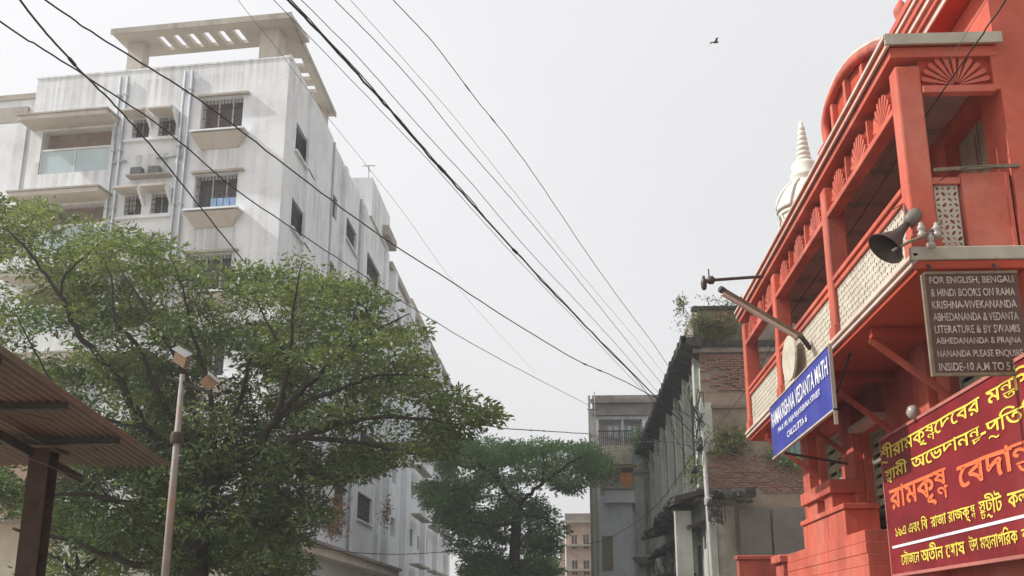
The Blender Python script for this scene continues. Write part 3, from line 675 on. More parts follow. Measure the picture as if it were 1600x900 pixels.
# ================================================================== APARTMENT BLOCK ON THE LEFT
PC = Vector((-10, 37, 0)); ud = Vector((-.992, .126, 0)).normalized(); nd = Vector((-ud.y, ud.x, 0))
if nd.y > 0: nd = -nd
FF = Fr(PC, ud, nd); FS = Fr(PC, (0, 1, 0), (1, 0, 0))
RZ = 21.85
apt = thing('apartment_building', PC, 'tall white apartment block with rooftop pergola and stained walls on the left', 'building')
fops = []; side = []
FL = 3.07
for k in range(6):
    dz = -FL*k
    fops += [(1.7, 3.35, 18.95+dz, 20.42+dz), (5.36, 6.05, 19.05+dz, 19.82+dz), (4.3, 5.0, 19.05+dz, 19.82+dz), (6.85, 9.72, 17.85+dz, 19.62+dz)]
w_ = MB(); w_.wall(FF, 0, 10.23, 0, RZ, fops, .5)
w_.fbox(FF, -.02, 10.25, -.3, .03, RZ, RZ+.07); M_front = stained_front(M_white, 'stained_front_limewash', tuple(ud), tuple(PC)); w_.build('front_wall', M_front, apt)
w_ = MB(); w_.fbox(FF, 10.231, 19, -14, -.12, 0, 21.25); w_.build('side_wing', M_white, apt)
MB().fbox(FF, 10.235, 19, -.119, -.05, 21.1, 21.32).build('parapet_band', M_conc, apt)
MB().fbox(FF, 10.5, 12.0, -.119, -.01, 20.1, 20.75).build('stained_panel', M_conc, apt)
MB().fbox(FF, 10.45, 12.3, -.118, -.02, 10, 20.09).build('wing_pier', M_white, apt)
sops = []
SW = [(38.6, 41.4, 1.15), (48.0, 51.4, 1.1), (54.4, 58.6, 1.3), (64, 67, 1.1), (72, 75, 1.1), (80, 83, 1.1), (88, 91, 1.1)]; NW = [(45.3, 46.55), (61, 62), (69.5, 70.5), (77.5, 78.5)]
for k in range(6):
    dz = -FL*k
    sops += [(a-37, b_-37, 18.85+dz, 18.85+h+dz) for a, b_, h in SW if b_ < 61] + [(45.3-37, 46.55-37, 18.8+dz, 19.85+dz)]
w_ = MB(); w_.wall(FS, 0, 24.5, 0, 22.05, sops, .35)
w_.box(-10.3, -10.001, 37.3, 61.5, 22.051, 22.12); w_.build('gable_wall', M_white, apt)
MB().box(-19, -10.4, 39.5, 61.2, 21.0, 21.2).build('roof', M_conc, apt)
MB().box(-20, -10.4, 61.3, 61.5, 0, 22).build('rear_wall', M_white, apt)
MB().box(-18, -10.55, 38.6, 61, 0, 21).build('rooms', M_room, apt)
for k in range(6):
    dz = -FL*k
    window(FF, apt, 1.7, 3.35, 18.95+dz, 20.42+dz, .42, 1, 3, M_wframe, M_glass)
    for a, b_ in ((5.36, 6.05), (4.3, 5.0)): window(FF, apt, a, b_, 19.05+dz, 19.82+dz, .25, 1, 2, M_wframe, M_glass)
    # window box sill, hoods
    s_ = MB(); s_.hexa([FF.p(1.75, .002, 18.35+dz), FF.p(3.2, .002, 18.35+dz), FF.p(3.2, .05, 18.35+dz), FF.p(1.75, .05, 18.35+dz), FF.p(1.4, .002, 18.86+dz), FF.p(3.45, .002, 18.86+dz), FF.p(3.45, .55, 18.8+dz), FF.p(1.4, .55, 18.8+dz)]); s_.build('window_ledge', M_beige, apt)
    MB().fbox(FF, 1.38, 3.47, .003, .57, 18.862+dz, 18.93+dz).build('window_ledge_slab', M_white, apt)
    MB().fbox(FF, 1.45, 3.45, .002, .2, 20.45+dz, 20.53+dz).build('window_hood', M_conc, apt)
    for a, b_ in ((5.28, 6.2), (4.2, 5.12)):
        MB().fbox(FF, a, b_, .002, .72, 19.84+dz, 19.93+dz).build('window_hood', M_beige, apt, bevel=.015)
        s_ = MB(); s_.hexa([FF.p(a-.05, .002, 19.35+dz), FF.p(a+.04, .002, 19.35+dz), FF.p(a+.04, .06, 19.35+dz), FF.p(a-.05, .06, 19.35+dz), FF.p(a-.05, .002, 19.96+dz), FF.p(a+.04, .002, 19.96+dz), FF.p(a+.04, .66, 19.96+dz), FF.p(a-.05, .66, 19.96+dz)]); s_.build('hood_fin', M_white, apt)
    MB().fbox(FF, 4.1, 6.3, .002, .16, 18.86+dz, 18.93+dz).build('ledge', M_white, apt)
    # balcony recess
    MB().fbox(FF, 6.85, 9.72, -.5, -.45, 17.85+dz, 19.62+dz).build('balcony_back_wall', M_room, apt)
    MB().fbox(FF, 6.6, 10.2, .002, .95, 19.68+dz, 19.86+dz).build('balcony_hood', M_beige, apt, bevel=.015)
    MB().fbox(FF, 6.56, 10.24, .002, .99, 19.862+dz, 19.93+dz).build('balcony_hood_slab', M_conc, apt)
    rl = MB(); rl.fbox(FF, 6.86, 9.7, -.12, -.02, 18.78+dz, 18.86+dz); rl.fbox(FF, 8.25, 8.31, -.1, -.04, 17.87+dz, 18.78+dz); rl.fbox(FF, 6.86, 6.92, -.1, -.04, 17.87+dz, 18.78+dz); rl.fbox(FF, 9.64, 9.7, -.1, -.04, 17.87+dz, 18.78+dz)
    ro = rl.build('balcony_rail', M_wframe, apt)
    for a, b_ in ((6.925, 8.245), (8.315, 9.635)): MB().fbox(FF, a, b_, -.075, -.06, 17.88+dz, 18.775+dz).build('glass_panel', M_balglass, ro)
    for a, b_, h in SW:
        if b_ < 61:
            window(FS, apt, a-37, b_-37, 18.85+dz, 18.85+h+dz, .3, 1, 3)
            MB().fbox(FS, a-37.1, b_-36.9, .002, .12, 18.74+dz, 18.82+dz).build('ledge', M_white, apt)
    window(FS, apt, 8.3, 9.55, 18.8+dz, 19.85+dz, .25, 1, 1)
for u in (8.25, 6.45, 4.0, 3.6):
    pass
for u0 in (6.4, 6.68, 3.78, 4.06):
    pp = MB().tube([FF.p(u0, .09, 21.6), FF.p(u0, .09, .4)], .055, 8).build('drain_pipe', M_pipe, apt, True)
    for k in range(9): z = 20.8-k*2.3; MB().fbox(FF, u0-.075, u0+.075, .002, .155, z, z+.06).build('pipe_clamp', M_pipe, pp)
for (a, b_, z) in ((3.9, 4.9, 18.15), (6.1, 6.7, 18.1), (4.3, 6.6, 15.0)):
    MB().tube([FF.p(a, .1, z), FF.p(b_, .1, z-.03)], .045, 7).build('branch_pipe', M_pipe, apt, True)
MB().fbox(FF, 4.25, 5.9, .002, .4, 17.35, 17.42).build('service_ledge', M_conc, apt)
for k, u in enumerate((5.55, 4.85)):
    MB().fbox(FF, u-.22, u+.22, .08, .36, 17.422, 17.72).build('ledge_box', M_lampcase, apt, bevel=.03)
MB().fbox(FS, 3.3, 7.6, .002, .12, 0, 22.0).build('pilaster', M_white, apt)
for a, b_ in ((10.4, 10.9), (15.3, 16.2), (22.6, 23.4)): MB().fbox(FS, a, b_, .002, .18, 0, 21.9).build('pilaster', M_white, apt)
MB().tube([FS.p(8.0, .08, 22), FS.p(8.0, .08, 3)], .06, 8).build('drain_pipe', M_pipe, apt, True)
MB().tube([FS.p(14.9, .08, 22), FS.p(14.9, .08, 3)], .06, 8).build('drain_pipe', M_pipe, apt, True)
# blue laundry on a sill
c0 = FF.p(2.0, .32, 0)
ld = thing('laundry', FF.p(2.0, .3, 15.9), 'blue cloth drying at the barred window on the lower of two visible front floors', 'laundry')
s_ = MB()
for k in range(4):
    u = 1.75+k*.25; s_.fbox(FF, u, u+.22, -.12, -.095, 15.92+.05*(k % 2), 16.45)
s_.build('cloth', M_clothb, ld)
# pergola on the roof
pg = MB(); PZ = 23.5
slots = [(2.32+k*.62, 2.32+k*.62+.30) for k in range(6)]
us = sorted({.0, 7.3, *[x for s2 in slots for x in s2]})
for a, b_ in zip(us, us[1:]):
    if any(abs(a-s2[0]) < 1e-6 for s2 in slots): pg.fbox(FF, a, b_, -.45, .08, PZ, PZ+.16); pg.fbox(FF, a, b_, -1.87, -1.48, PZ, PZ+.16)
    else: pg.fbox(FF, a, b_, -1.87, .08, PZ, PZ+.16)
ys = [(40.1, 40.8), (41.35, 41.95), (42.5, 43.1)]
yy = sorted({38.7, 45.5, *[x for s2 in ys for x in s2]})
for a, b_ in zip(yy, yy[1:]):
    if any(abs(a-s2[0]) < 1e-6 for s2 in ys): pg.box(-10.36, -10.06, a, b_, PZ-.004, PZ+.157); pg.box(-11.2, -10.84, a, b_, PZ-.004, PZ+.157)
    else: pg.box(-11.2, -10.06, a, b_, PZ-.004, PZ+.157)
pgo = pg.build('pergola_slab', M_beige, apt)
MB().fbox(FF, -.02, 7.32, .081, .12, PZ-.04, PZ+.2).build('pergola_edge', M_conc, pgo)
MB().box(-10.059, -10.02, 36.9, 45.55, PZ-.04, PZ+.2).build('pergola_edge', M_conc, pgo)
MB().fbox(FF, 6.35, 7.0, -1.2, -.7, 21.9, PZ-.005).build('pergola_post', M_beige, apt)
MB().fbox(FF, .75, 1.5, -1.3, -.6, 21.9, PZ-.005).build('pergola_post', M_beige, apt)
MB().box(-10.9, -10.3, 44.6, 45.2, 21.9, PZ-.005).build('pergola_post', M_beige, apt)

# second block further along the street
rb = thing('apartment_building', (-10, 61.6, 0), 'weathered white rear block beyond the tall apartment building', 'building')
RS = Fr((-10.05, 61.6, 0), (0, 1, 0), (1, 0, 0)); ro_ = []
for k in range(7):
    for a, b_, h in SW:
        if a > 61: ro_.append((a-61.6, b_-61.6, 18.85-FL*k, 18.85-FL*k+h))
    for a, b_ in NW:
        if a > 66: ro_.append((a-61.6, b_-61.6, 18.85-FL*k, 19.75-FL*k))
w_ = MB(); w_.wall(RS, 0, 38, 0, 21.6, ro_, .35); w_.box(-22, -10.4, 61.6, 99.5, 21.2, 21.5); w_.box(-22, -10.06, 61.61, 61.9, 0, 21.6); w_.box(-22, -10.06, 99.3, 99.6, 0, 21.6); w_.build('wall', M_white, rb)
MB().box(-18, -10.5, 62, 99, 0, 21.1).build('rooms', M_room, rb)
for a, b_, c, d in ro_: window(RS, rb, a, b_, c, d, .28, 0, 2)
for a, z in ((.2, 22.0), (9, 22.3), (17, 22.05), (26, 22.2)):
    MB().fbox(RS, a, a+8.5, -1.2, .2, 21.61, z).build('parapet_block', M_weath if a > 9 else M_conc, rb)
for a in (0.6, 7.6, 8.6, 17.2, 25, 33): MB().fbox(RS, a, a+.9, .002, .35, 0, 21.55).build('pilaster', M_white2, rb)
for k in range(5):
    for a in (9.7, 18.6, 26.4): MB().fbox(RS, a, a+6, .36, .95, 20.5-FL*k-3, 20.62-FL*k-3).build('sunshade', M_conc, rb)
# water tank room on the roof with overhang
tk = MB(); tk.box(-13, -9.9, 54.6, 60.6, 22.15, 24.3); tk.build('tank_room', M_white, apt)
MB().box(-12.6, -9.55, 58.2, 61.2, 22.4, 22.95).build('tank_overhang', M_conc, apt)
ant = MB(); pA = Vector((-10.3, 55.5, 24.3)); ant.tube([pA, pA+Vector((0, 0, 1.1))], .03, 6); ant.bar(pA+Vector((-.35, 0, 1.05)), pA+Vector((.35, 0, 1.05)), .04); ant.bar(pA+Vector((0, -.3, .85)), pA+Vector((0, .3, .85)), .04); ant.build('antenna', M_greypole, apt)

# annex in front of the side wall: pale ledge over framed windows
AX = Fr((-8.2, 0, 0), (0, 1, 0), (1, 0, 0))
an = thing('annex_building', (-8.2, 31, 0), 'low white annex with framed glass windows under a thin roof ledge', 'building')
aops = [(33.2, 35.6, 1.4, 3.25), (36.2, 38.6, 1.4, 3.2), (39.4, 42, 1.4, 3.2), (43, 46, 1.4, 3.2)]
w_ = MB(); w_.wall(AX, 29, 52, 0, 4.0, aops, .25); w_.box(-13, -8.21, 28.9, 29.1, 0, 4.0); w_.box(-9.95, -8.5, 29.2, 52, 3.8, 3.98); w_.build('wall', M_white, an)
for a, b_, c, d in aops: window(AX, an, a, b_, c, d, .2, 0, 2, M_wframe, M_glass)
MB().fbox(AX, 28.7, 52.3, .002, .75, 3.98, 4.08).build('roof_ledge', M_weath, an)
MB().fbox(AX, 28.7, 52.3, .01, .6, 3.7, 3.975).build('ledge_soffit', M_cream, an)

# low salmon house and pale wall seen under the tree
lh_ = thing('low_house', (-14, 31, 0), 'low pale house partly hidden behind the big tree trunk', 'building')
fr = Fr((-19.5, 31, 0), (1, 0, 0), (0, -1, 0))
o1 = [(1.6, 3.0, 2.0, 3.3), (6.2, 7.4, 2.2, 3.4)]
w_ = MB(); w_.wall(fr, 0, 11.0, 0, 4.3, o1, .25); w_.box(-19.5, -8.6, 31.3, 35, 4.1, 4.3); w_.build('wall', M_cream, lh_)
for a, b_, c, d in o1: window(fr, lh_, a, b_, c, d, .2, 1, 2)
MB().fbox(fr, -.2, 11.0, .002, .6, 4.3, 4.42).build('roof_ledge', M_conc, lh_)
MB().fbox(fr, 4.2, 5.6, .002, 1.0, 4.43, 6.3).build('stair_turret', M_pinkw, lh_)
MB().fbox(fr, 2.3, 3.6, .0, 1.0, 4.43, 6.6).build('stair_turret', M_white2, lh_)

# ================================================================== OLD BRICK BUILDING
OE = Fr((4.45, 36, 0), (1, 0, 0), (0, -1, 0)); OF = Fr((4.5, 36, 0), (0, 1, 0), (-1, 0, 0))
ob = thing('old_building', (4.5, 36, 0), 'decaying old building with bare brick end wall and black projecting eave', 'building')
eops = [(2.3, 4.0, 6.7, 8.5)]
w_ = MB(); w_.wall(OE, 0, 9, 0, 10.3, eops, .3); w_.build('end_wall', M_tan, ob)
fo_ = []
for k in range(7):
    a = 2.2+k*3.4; fo_ += [(a, a+1.5, 7.0, 9.3), (a, a+1.5, 2.0, 4.2)]
w_ = MB(); w_.wall(OF, 0, 25, 0, 10.4, fo_, .3); w_.build('street_wall', M_greywall, ob)
for a, b_, c, d in fo_:
    MB().fbox(OF, a, b_, -.09, -.04, c, d).build('shutter', M_darkshut, ob)
    hood = MB(); fr = OF
    arc = [fr.p((a+b_)/2+.75*math.cos(t), .06, d+.05+.42*math.sin(t)) for t in np.linspace(0, math.pi, 9)]
    hood.tube(arc, .07, 5); hood.build('arch_moulding', M_greywall, ob)
for k in range(8):
    a = .9+k*3.4; MB().fbox(OF, a-.25, a+.35, .002, .16, 5.9, 10.2).build('pilaster', M_greywall, ob)
MB().box(4.6, 13, 36.2, 60.5, 10.2, 10.4).build('roof', M_black, ob)
# eave: sloping projecting ledge on brackets
ev = MB()
ev.hexa([(3.86, 35.5, 10.36), (4.49, 35.5, 10.24), (4.49, 60.8, 10.24), (3.86, 60.8, 10.36), (3.86, 35.5, 10.56), (4.49, 35.5, 10.6), (4.49, 60.8, 10.6), (3.86, 60.8, 10.56)])
rj = random.Random(8)
for k in range(60):
    y = 35.5+k*.42; ev.box(3.84-rj.uniform(0, .05), 4.0, y, y+rj.uniform(.2, .42), 10.38-rj.uniform(.0, .06), 10.57+rj.uniform(0, .08))
ev.build('eave', M_black, ob, kind='stuff')
for k in range(22):
    y = 36.2+k*1.12; b_ = MB(); b_.hexa([(4.42, y, 10.0), (4.49, y, 9.9), (4.49, y+.14, 9.9), (4.42, y+.14, 10.0), (3.98, y, 10.33), (4.49, y, 10.235), (4.49, y+.14, 10.235), (3.98, y+.14, 10.33)]); b_.build('eave_bracket', M_black, ob)
MB().fbox(OE, -.04, 9, .002, .32, 10.31, 10.5).build('cornice', M_black, ob)
MB().fbox(OE, -.2, 9, .002, .2, 10.15, 10.306).build('cornice', M_weath, ob)
MB().box(4.3, 4.5, 36.0, 60.5, 10.602, 11.5).build('parapet', M_weath, ob)
MB().fbox(OE, .06, 9, -.32, -.05, 10.505, 11.62).build('parapet', M_mortar, ob)
MB().fbox(OE, -.15, 9, -.35, .05, 11.63, 11.75).build('coping', M_black, ob)
# individual bricks on the bare patches
bm_ = MB(); bm_.box(-.115, .115, -.06, .0, -.032, .032); bme = bm_.mesh('brick', M_brick)
rr = random.Random(5)
back = MB(); back.fbox(OE, .0, 2.95, .001, .012, 8.85, 10.14); back.build('mortar_bed', M_mortar, ob)
nb = 0
def bricks(u0, u1, z0, z1, d, skip):
    global nb
    row = 0; z = z0+.04
    while z < z1-.03:
        u = u0+.12+(.12 if row % 2 else 0)
        while u < u1-.11:
            if rr.random() > skip+.75*(mnoise.noise(Vector((u*1.3, z*1.6, 4.2))) < -.18) and nb < 300:
                o = bpy.data.objects.new('brick', bme); C.objects.link(o); o.parent = ob
                p = OE.p(u+rr.uniform(-.008, .008), d+rr.uniform(-.012, .012), z+rr.uniform(-.004, .004)); o.location = p-ob.location
                o.rotation_euler = (rr.uniform(-.04, .04), rr.uniform(-.015, .015), rr.uniform(-.04, .04)); o.scale = (rr.uniform(.93, 1), 1, rr.uniform(.92, 1.04)); nb += 1
            u += .245
        z += .078; row += 1
bricks(.02, 2.2, 8.9, 10.12, .035, .06)
bricks(.55, 2.0, 10.8, 11.6, -.02, .1)
# loose brick parapet band lower down, joined (too small to tell apart)
lb = MB(); row = 0; z = 5.62
while z < 6.75:
    u = .1+(.12 if row % 2 else 0)
    while u < 3.6:
        if rr.random() > .12+.25*(z > 6.4):
            j = rr.uniform(-.02, .02); lb.fbox(OE, u, u+.215, .002, .05+j, z, z+.065)
        u += .25
    z += .08; row += 1
lb.build('brick_band', M_brick, ob, kind='stuff')
MB().fbox(OE, 0, 3.6, .0015, .012, 5.6, 6.75).build('mortar_bed', M_mortar, ob)
for k in range(2):
    a0 = 2.34+k*.83; f = MB(); f.fbox(OE, a0, a0+.79, -.2, -.15, 6.72, 8.48); fo2 = f.build('shutter', M_teal, ob)
    for i in range(4): MB().fbox(OE, a0+.06+i*.18, a0+.06+i*.18+.14, -.149, -.125, 6.78, 8.42).build('plank', M_teal, fo2)
ar = MB(); ar.tube([OE.p(3.15+1.05*math.cos(t), .05, 8.5+.95*math.sin(t)) for t in np.linspace(0, math.pi, 13)], .11, 5); ar.build('arch_moulding', M_brick, ob)
MB().fbox(OE, .3, 3.2, .002, .1, 8.32, 8.42).build('tie_beam', M_wood, ob)
MB().fbox(OE, -.06, .32, .003, .1, 6.9, 8.5).build('corner_quoin', M_greywall, ob)
# broken dark sunshade wrapping the corner
ss = MB(); r2 = random.Random(3)
for k in range(16):
    y = 36-.75+k*1.05; xo = 3.45+r2.uniform(-.12, .18); zz = 5.35+r2.uniform(-.07, .07)
    ss.hexa([(xo, y, zz-.05), (4.5, y, zz+.2), (4.5, y+1.02, zz+.2), (xo+r2.uniform(-.15, .15), y+1.02, zz-.05), (xo, y, zz+.1), (4.5, y, zz+.35), (4.5, y+1.02, zz+.35), (xo, y+1.02, zz+.1)])
for k in range(5):
    x = 4.3+k*.3; yo = 35.2+r2.uniform(-.1, .12); zz = 5.45+r2.uniform(-.05, .05)
    ss.hexa([(x, yo, zz-.05), (x+.29, yo+r2.uniform(-.1, .1), zz-.05), (x+.29, 36, zz+.15), (x, 36, zz+.15), (x, yo, zz+.1), (x+.29, yo, zz+.1), (x+.29, 36, zz+.3), (x, 36, zz+.3)])
for k in range(60):
    y = r2.uniform(35.2, 47); x = r2.uniform(3.4, 4.2); z = 5.3+(x-3.45)*.2+r2.uniform(-.22, .22); a, b_, c = r2.uniform(.1, .35), r2.uniform(.2, .7), r2.uniform(.05, .16)
    ss.hexa([(x, y, z), (x+a, y+r2.uniform(-.1, .1), z), (x+a, y+b_, z), (x, y+b_, z), (x, y, z+c), (x+a, y, z+c*1.3), (x+a, y+b_, z+c), (x, y+b_, z+c)])
for k in range(24):
    x = r2.uniform(4.0, 5.7); y = r2.uniform(35.05, 35.6); z = 5.45+r2.uniform(-.2, .15); a, b_, c = r2.uniform(.15, .4), r2.uniform(.2, .5), r2.uniform(.06, .15)
    ss.hexa([(x, y, z), (x+a, y+r2.uniform(-.1, .1), z), (x+a, y+b_, z), (x, y+b_, z), (x, y, z+c), (x+a, y, z+c*1.3), (x+a, y+b_, z+c), (x, y+b_, z+c)])
ss.build('broken_sunshade', M_black, ob, kind='stuff')
ss = MB()
for k in range(11):
    y = 36.1+k*1.5; xo = 3.75+r2.uniform(-.1, .1); zz = 4.45+r2.uniform(-.08, .08)
    ss.hexa([(xo, y, zz), (4.5, y, zz+.2), (4.5, y+1.3, zz+.2), (xo, y+1.3, zz), (xo, y, zz+.1), (4.5, y, zz+.3), (4.5, y+1.3, zz+.3), (xo, y+1.3, zz+.1)])
ss.build('broken_sunshade', M_black, ob)
MB().fbox(OE, -.05, .28, .003, .14, 0, 5.2).build('corner_pier', M_greywall, ob)
MB().fbox(OE, -.95, -.45, -.8, -.3, 0, 5.1).build('corner_pier', M_greywall, ob)
MB().fbox(OE, .3, .85, .003, .07, 0, 5.2).build('corner_pier', M_dull, ob)
for k in range(2):
    a0 = .98+k*1.03; MB().fbox(OE, a0, a0+.96, .1, .16, 3.7, 5.15).build('metal_panel', M_weath if False else M_panel, ob, bevel=.01)
MB().fbox(OE, .95, 3.05, .06, .1, 3.65, 3.72).build('panel_rail', M_grille, ob)
dk = MB(); dk.box(3.3, 4.5, 40, 52, 3.25, 3.35); dk.build('awning', M_black, ob)

# ================================================================== GREY-WHITE HOUSE BEYOND
WE = Fr((0, 60, 0), (1, 0, 0), (0, -1, 0))
def wz(px, py): return WE.uz(px, py)
wh = thing('town_house', (3, 60, 0), 'narrow grey white house with balconies beyond the old building', 'building')
xl, zt_ = wz(928, 622); xr = 5.5
bz0 = wz(940, 700)[1]; bz1 = wz(940, 655)[1]; bx0 = wz(936, 680)[0]; bx1 = wz(1004, 680)[0]
cz0 = wz(950, 775)[1]; cz1 = wz(950, 727)[1]
w_ = MB(); w_.wall(WE, xl, xr, 0, zt_, [(bx0, bx1, bz0, bz1), (bx0, bx1-.2, cz0, cz1), (wz(940, 840)[0], wz(957, 840)[0], wz(940, 892)[1], wz(940, 838)[1])], .9)
w_.box(xl, xl+.02, 60, 75, 0, zt_); w_.build('wall', M_bluegrey, wh)
MB().fbox(WE, xl-.25, xl-.01, -3, .05, 0, zt_-.6).build('corner_pier', M_cream, wh)
MB().fbox(WE, bx0-.1, bx1+.3, -1.0, -.9, 4, zt_-.2).build('inner_wall', M_cream, wh)
MB().fbox(WE, xl-.1, xr, .002, .25, wz(930, 650)[1], zt_+.1).build('parapet', M_weath, wh)
MB().fbox(WE, xl-.2, xr, .26, .5, wz(930, 632)[1], wz(930, 626)[1]).build('parapet_moulding', M_weath, wh)
rl = MB(); z0 = wz(940, 698)[1]; z1 = wz(940, 676)[1]
for k in range(16): u = bx0+(bx1-bx0)*.72*k/15; rl.fbox(WE, u-.015, u+.015, .3, .33, z0, z1)
rl.fbox(WE, bx0-.05, bx0+(bx1-bx0)*.75, .28, .35, z1, z1+.06); rl.build('balcony_rail', M_grille, wh)
s_ = MB(); zz = wz(940, 726)[1]
s_.hexa([WE.p(bx0, .0, zz), WE.p(bx0+1.7, .0, zz), WE.p(bx0+1.7, .1, zz), WE.p(bx0, .1, zz), WE.p(bx0-.1, 0, z0), WE.p(bx0+1.8, 0, z0), WE.p(bx0+1.8, .4, z0), WE.p(bx0-.1, .4, z0)]); s_.build('balcony_slab', M_cream, wh)
MB().fbox(WE, bx0, bx0+1.9, -.85, -.0, zz-.15, zz-.02).build('balcony_soffit', M_ochre, wh)
MB().fbox(WE, bx0+.2, bx1-.1, .01, .5, cz0-.4, cz0+.25).build('balcony_parapet', M_white2, wh)
MB().fbox(WE, bx0+.15, bx1-.05, .005, .55, cz0+.255, cz0+.33).build('balcony_coping', M_weath, wh)
MB().fbox(WE, bx1-1.1, bx1-1.0, -.2, -.1, bz0, bz1).build('balcony_post', M_wframe, wh)
MB().fbox(WE, bx1+.02, bx1+1.0, .01, .7, wz(950, 690)[1]-.6, wz(950, 690)[1]+.75).build('bay_box', M_bluegrey, wh, bevel=.03)
MB().fbox(WE, bx1+.2, bx1+.8, .705, .74, wz(950, 690)[1]-.3, wz(950, 690)[1]+.5).build('bay_window', M_teal, wh)
pz1 = wz(990, 735)[1]
MB().fbox(WE, bx1-.55, bx1+1.3, .01, 1.2, 0, pz1-.3).build('stair_tower', M_greywall, wh)
MB().fbox(WE, bx1-.62, bx1+1.4, .005, 1.35, pz1-.29, pz1-.1).build('tower_cornice', M_weath, wh)
s_ = MB(); s_.hexa([WE.p(bx1-.6, .01, pz1-.095), WE.p(bx1+1.4, .01, pz1-.095), WE.p(bx1+1.4, 1.3, pz1-.095), WE.p(bx1-.6, 1.3, pz1-.095), WE.p(bx1-.1, .01, pz1+.45), WE.p(bx1+1.2, .01, pz1+.45), WE.p(bx1+1.2, .6, pz1+.3), WE.p(bx1-.1, .6, pz1+.3)]); s_.build('tower_roof', M_weath, wh)
MB().fbox(WE, bx1-.1, bx1+.05, 1.21, 1.3, 0, pz1-.6).build('drain_pipe', M_weath, wh)
MB().fbox(WE, bx0-.1, bx0+1.65, .01, .2, 0, cz0-.42).build('pilaster_wall', M_white2, wh)
MB().fbox(WE, wz(940, 840)[0], wz(957, 840)[0], .201, .24, wz(940, 892)[1], wz(940, 838)[1]).build('door', M_door, wh)
MB().lathe([(.35, 0), (.4, .05), (.5, .12), (.62, .3), (.66, .36), (.5, .42), (.4, .5)], WE.p(bx1-.2, 1.5, wz(990, 885)[1]), 12).build('capital', M_weath, wh)
ldy = thing('laundry', WE.p(bx0+1.3, .45, cz1-.6), 'orange cloth hanging over the grey white house balcony', 'laundry')
s_ = MB()
for k in range(5): s_.fbox(WE, bx0+1.05+k*.13, bx0+1.17+k*.13, .56+.02*(k % 2), .60+.02*(k % 2), cz0+.55-.12*(k % 3), cz0+1.1+.06*(k % 2))
s_.build('cloth', M_cloth, ldy)
ldw = thing('laundry', WE.p(bx0+1.4, -.4, bz0+.6), 'row of pale washing inside the top balcony of the grey white house', 'laundry')
s_ = MB()
for k in range(6): s_.fbox(WE, bx0+.5+k*.34, bx0+.74+k*.34, -.42, -.4, bz0+.7-.1*(k % 2), bz0+1.25)
s_.build('cloth', M_clothw, ldw)

# pink house far down the street
FE2 = Fr((0, 110, 0), (1, 0, 0), (0, -1, 0)); xa, zt2 = FE2.uz(884, 806)
pk = thing('town_house', (1.5, 110, 0), 'small salmon house with stepped ledges at the far end of the street', 'building')
w_ = MB(); pops = []
for k in range(4):
    for a in (xa+.5, xa+1.6): pops.append((a, a+.6, 8.6-2.4*k, 10-2.4*k))
w_.wall(FE2, xa, xa+5, 0, zt2, pops, .3); w_.box(xa, xa+.02, 110, 125, 0, zt2); w_.build('wall', M_pinkw, pk)
for a, b_, c, d in pops: window(FE2, pk, a, b_, c, d, .2, 0, 2, M_cream, M_glass)
for z in (zt2-.7, zt2-2.9, zt2-5.2, zt2-7.6): MB().fbox(FE2, xa-.5, xa+5, .002, .7, z, z+.2).build('ledge', M_conc, pk)
MB().fbox(FE2, xa-.55, xa-.1, -1, 0, 0, zt2-2.2).build('side_bay', M_pinkw, pk)
MB().fbox(FE2, xa-.1, xa+5, .003, .3, zt2-.49, zt2+.2).build('parapet', M_weath, pk)
# pale houses beyond the trees close the street
far_specs = [(-9.5, -4.5, 125, 8.5, M_white2, 'pale house beyond the street tree, left of its trunk'), (-3.8, -.6, 140, 9.5, M_cream, 'cream house beyond the street tree, right of its trunk')]
for x0, x1, y, h, m, lab in far_specs:
    t = thing('town_house', ((x0+x1)/2, y, 0), lab, 'building'); fr = Fr((0, y, 0), (1, 0, 0), (0, -1, 0)); oo = []
    for k in range(3):
        for q in range(2): a = x0+.6+q*(x1-x0)/2; oo.append((a, a+.9, 1.2+k*2.8, 2.6+k*2.8))
    w_ = MB(); w_.wall(fr, x0, x1, 0, h, oo, .3); w_.box(x0, x1, y+.31, y+8, h-.3, h-.1); w_.build('wall', m, t)
    for o4 in oo: window(fr, t, *o4, .2, 0, 2)
    MB().fbox(fr, x0-.2, x1+.2, .002, .5, h-.35, h).build('parapet', M_conc, t)

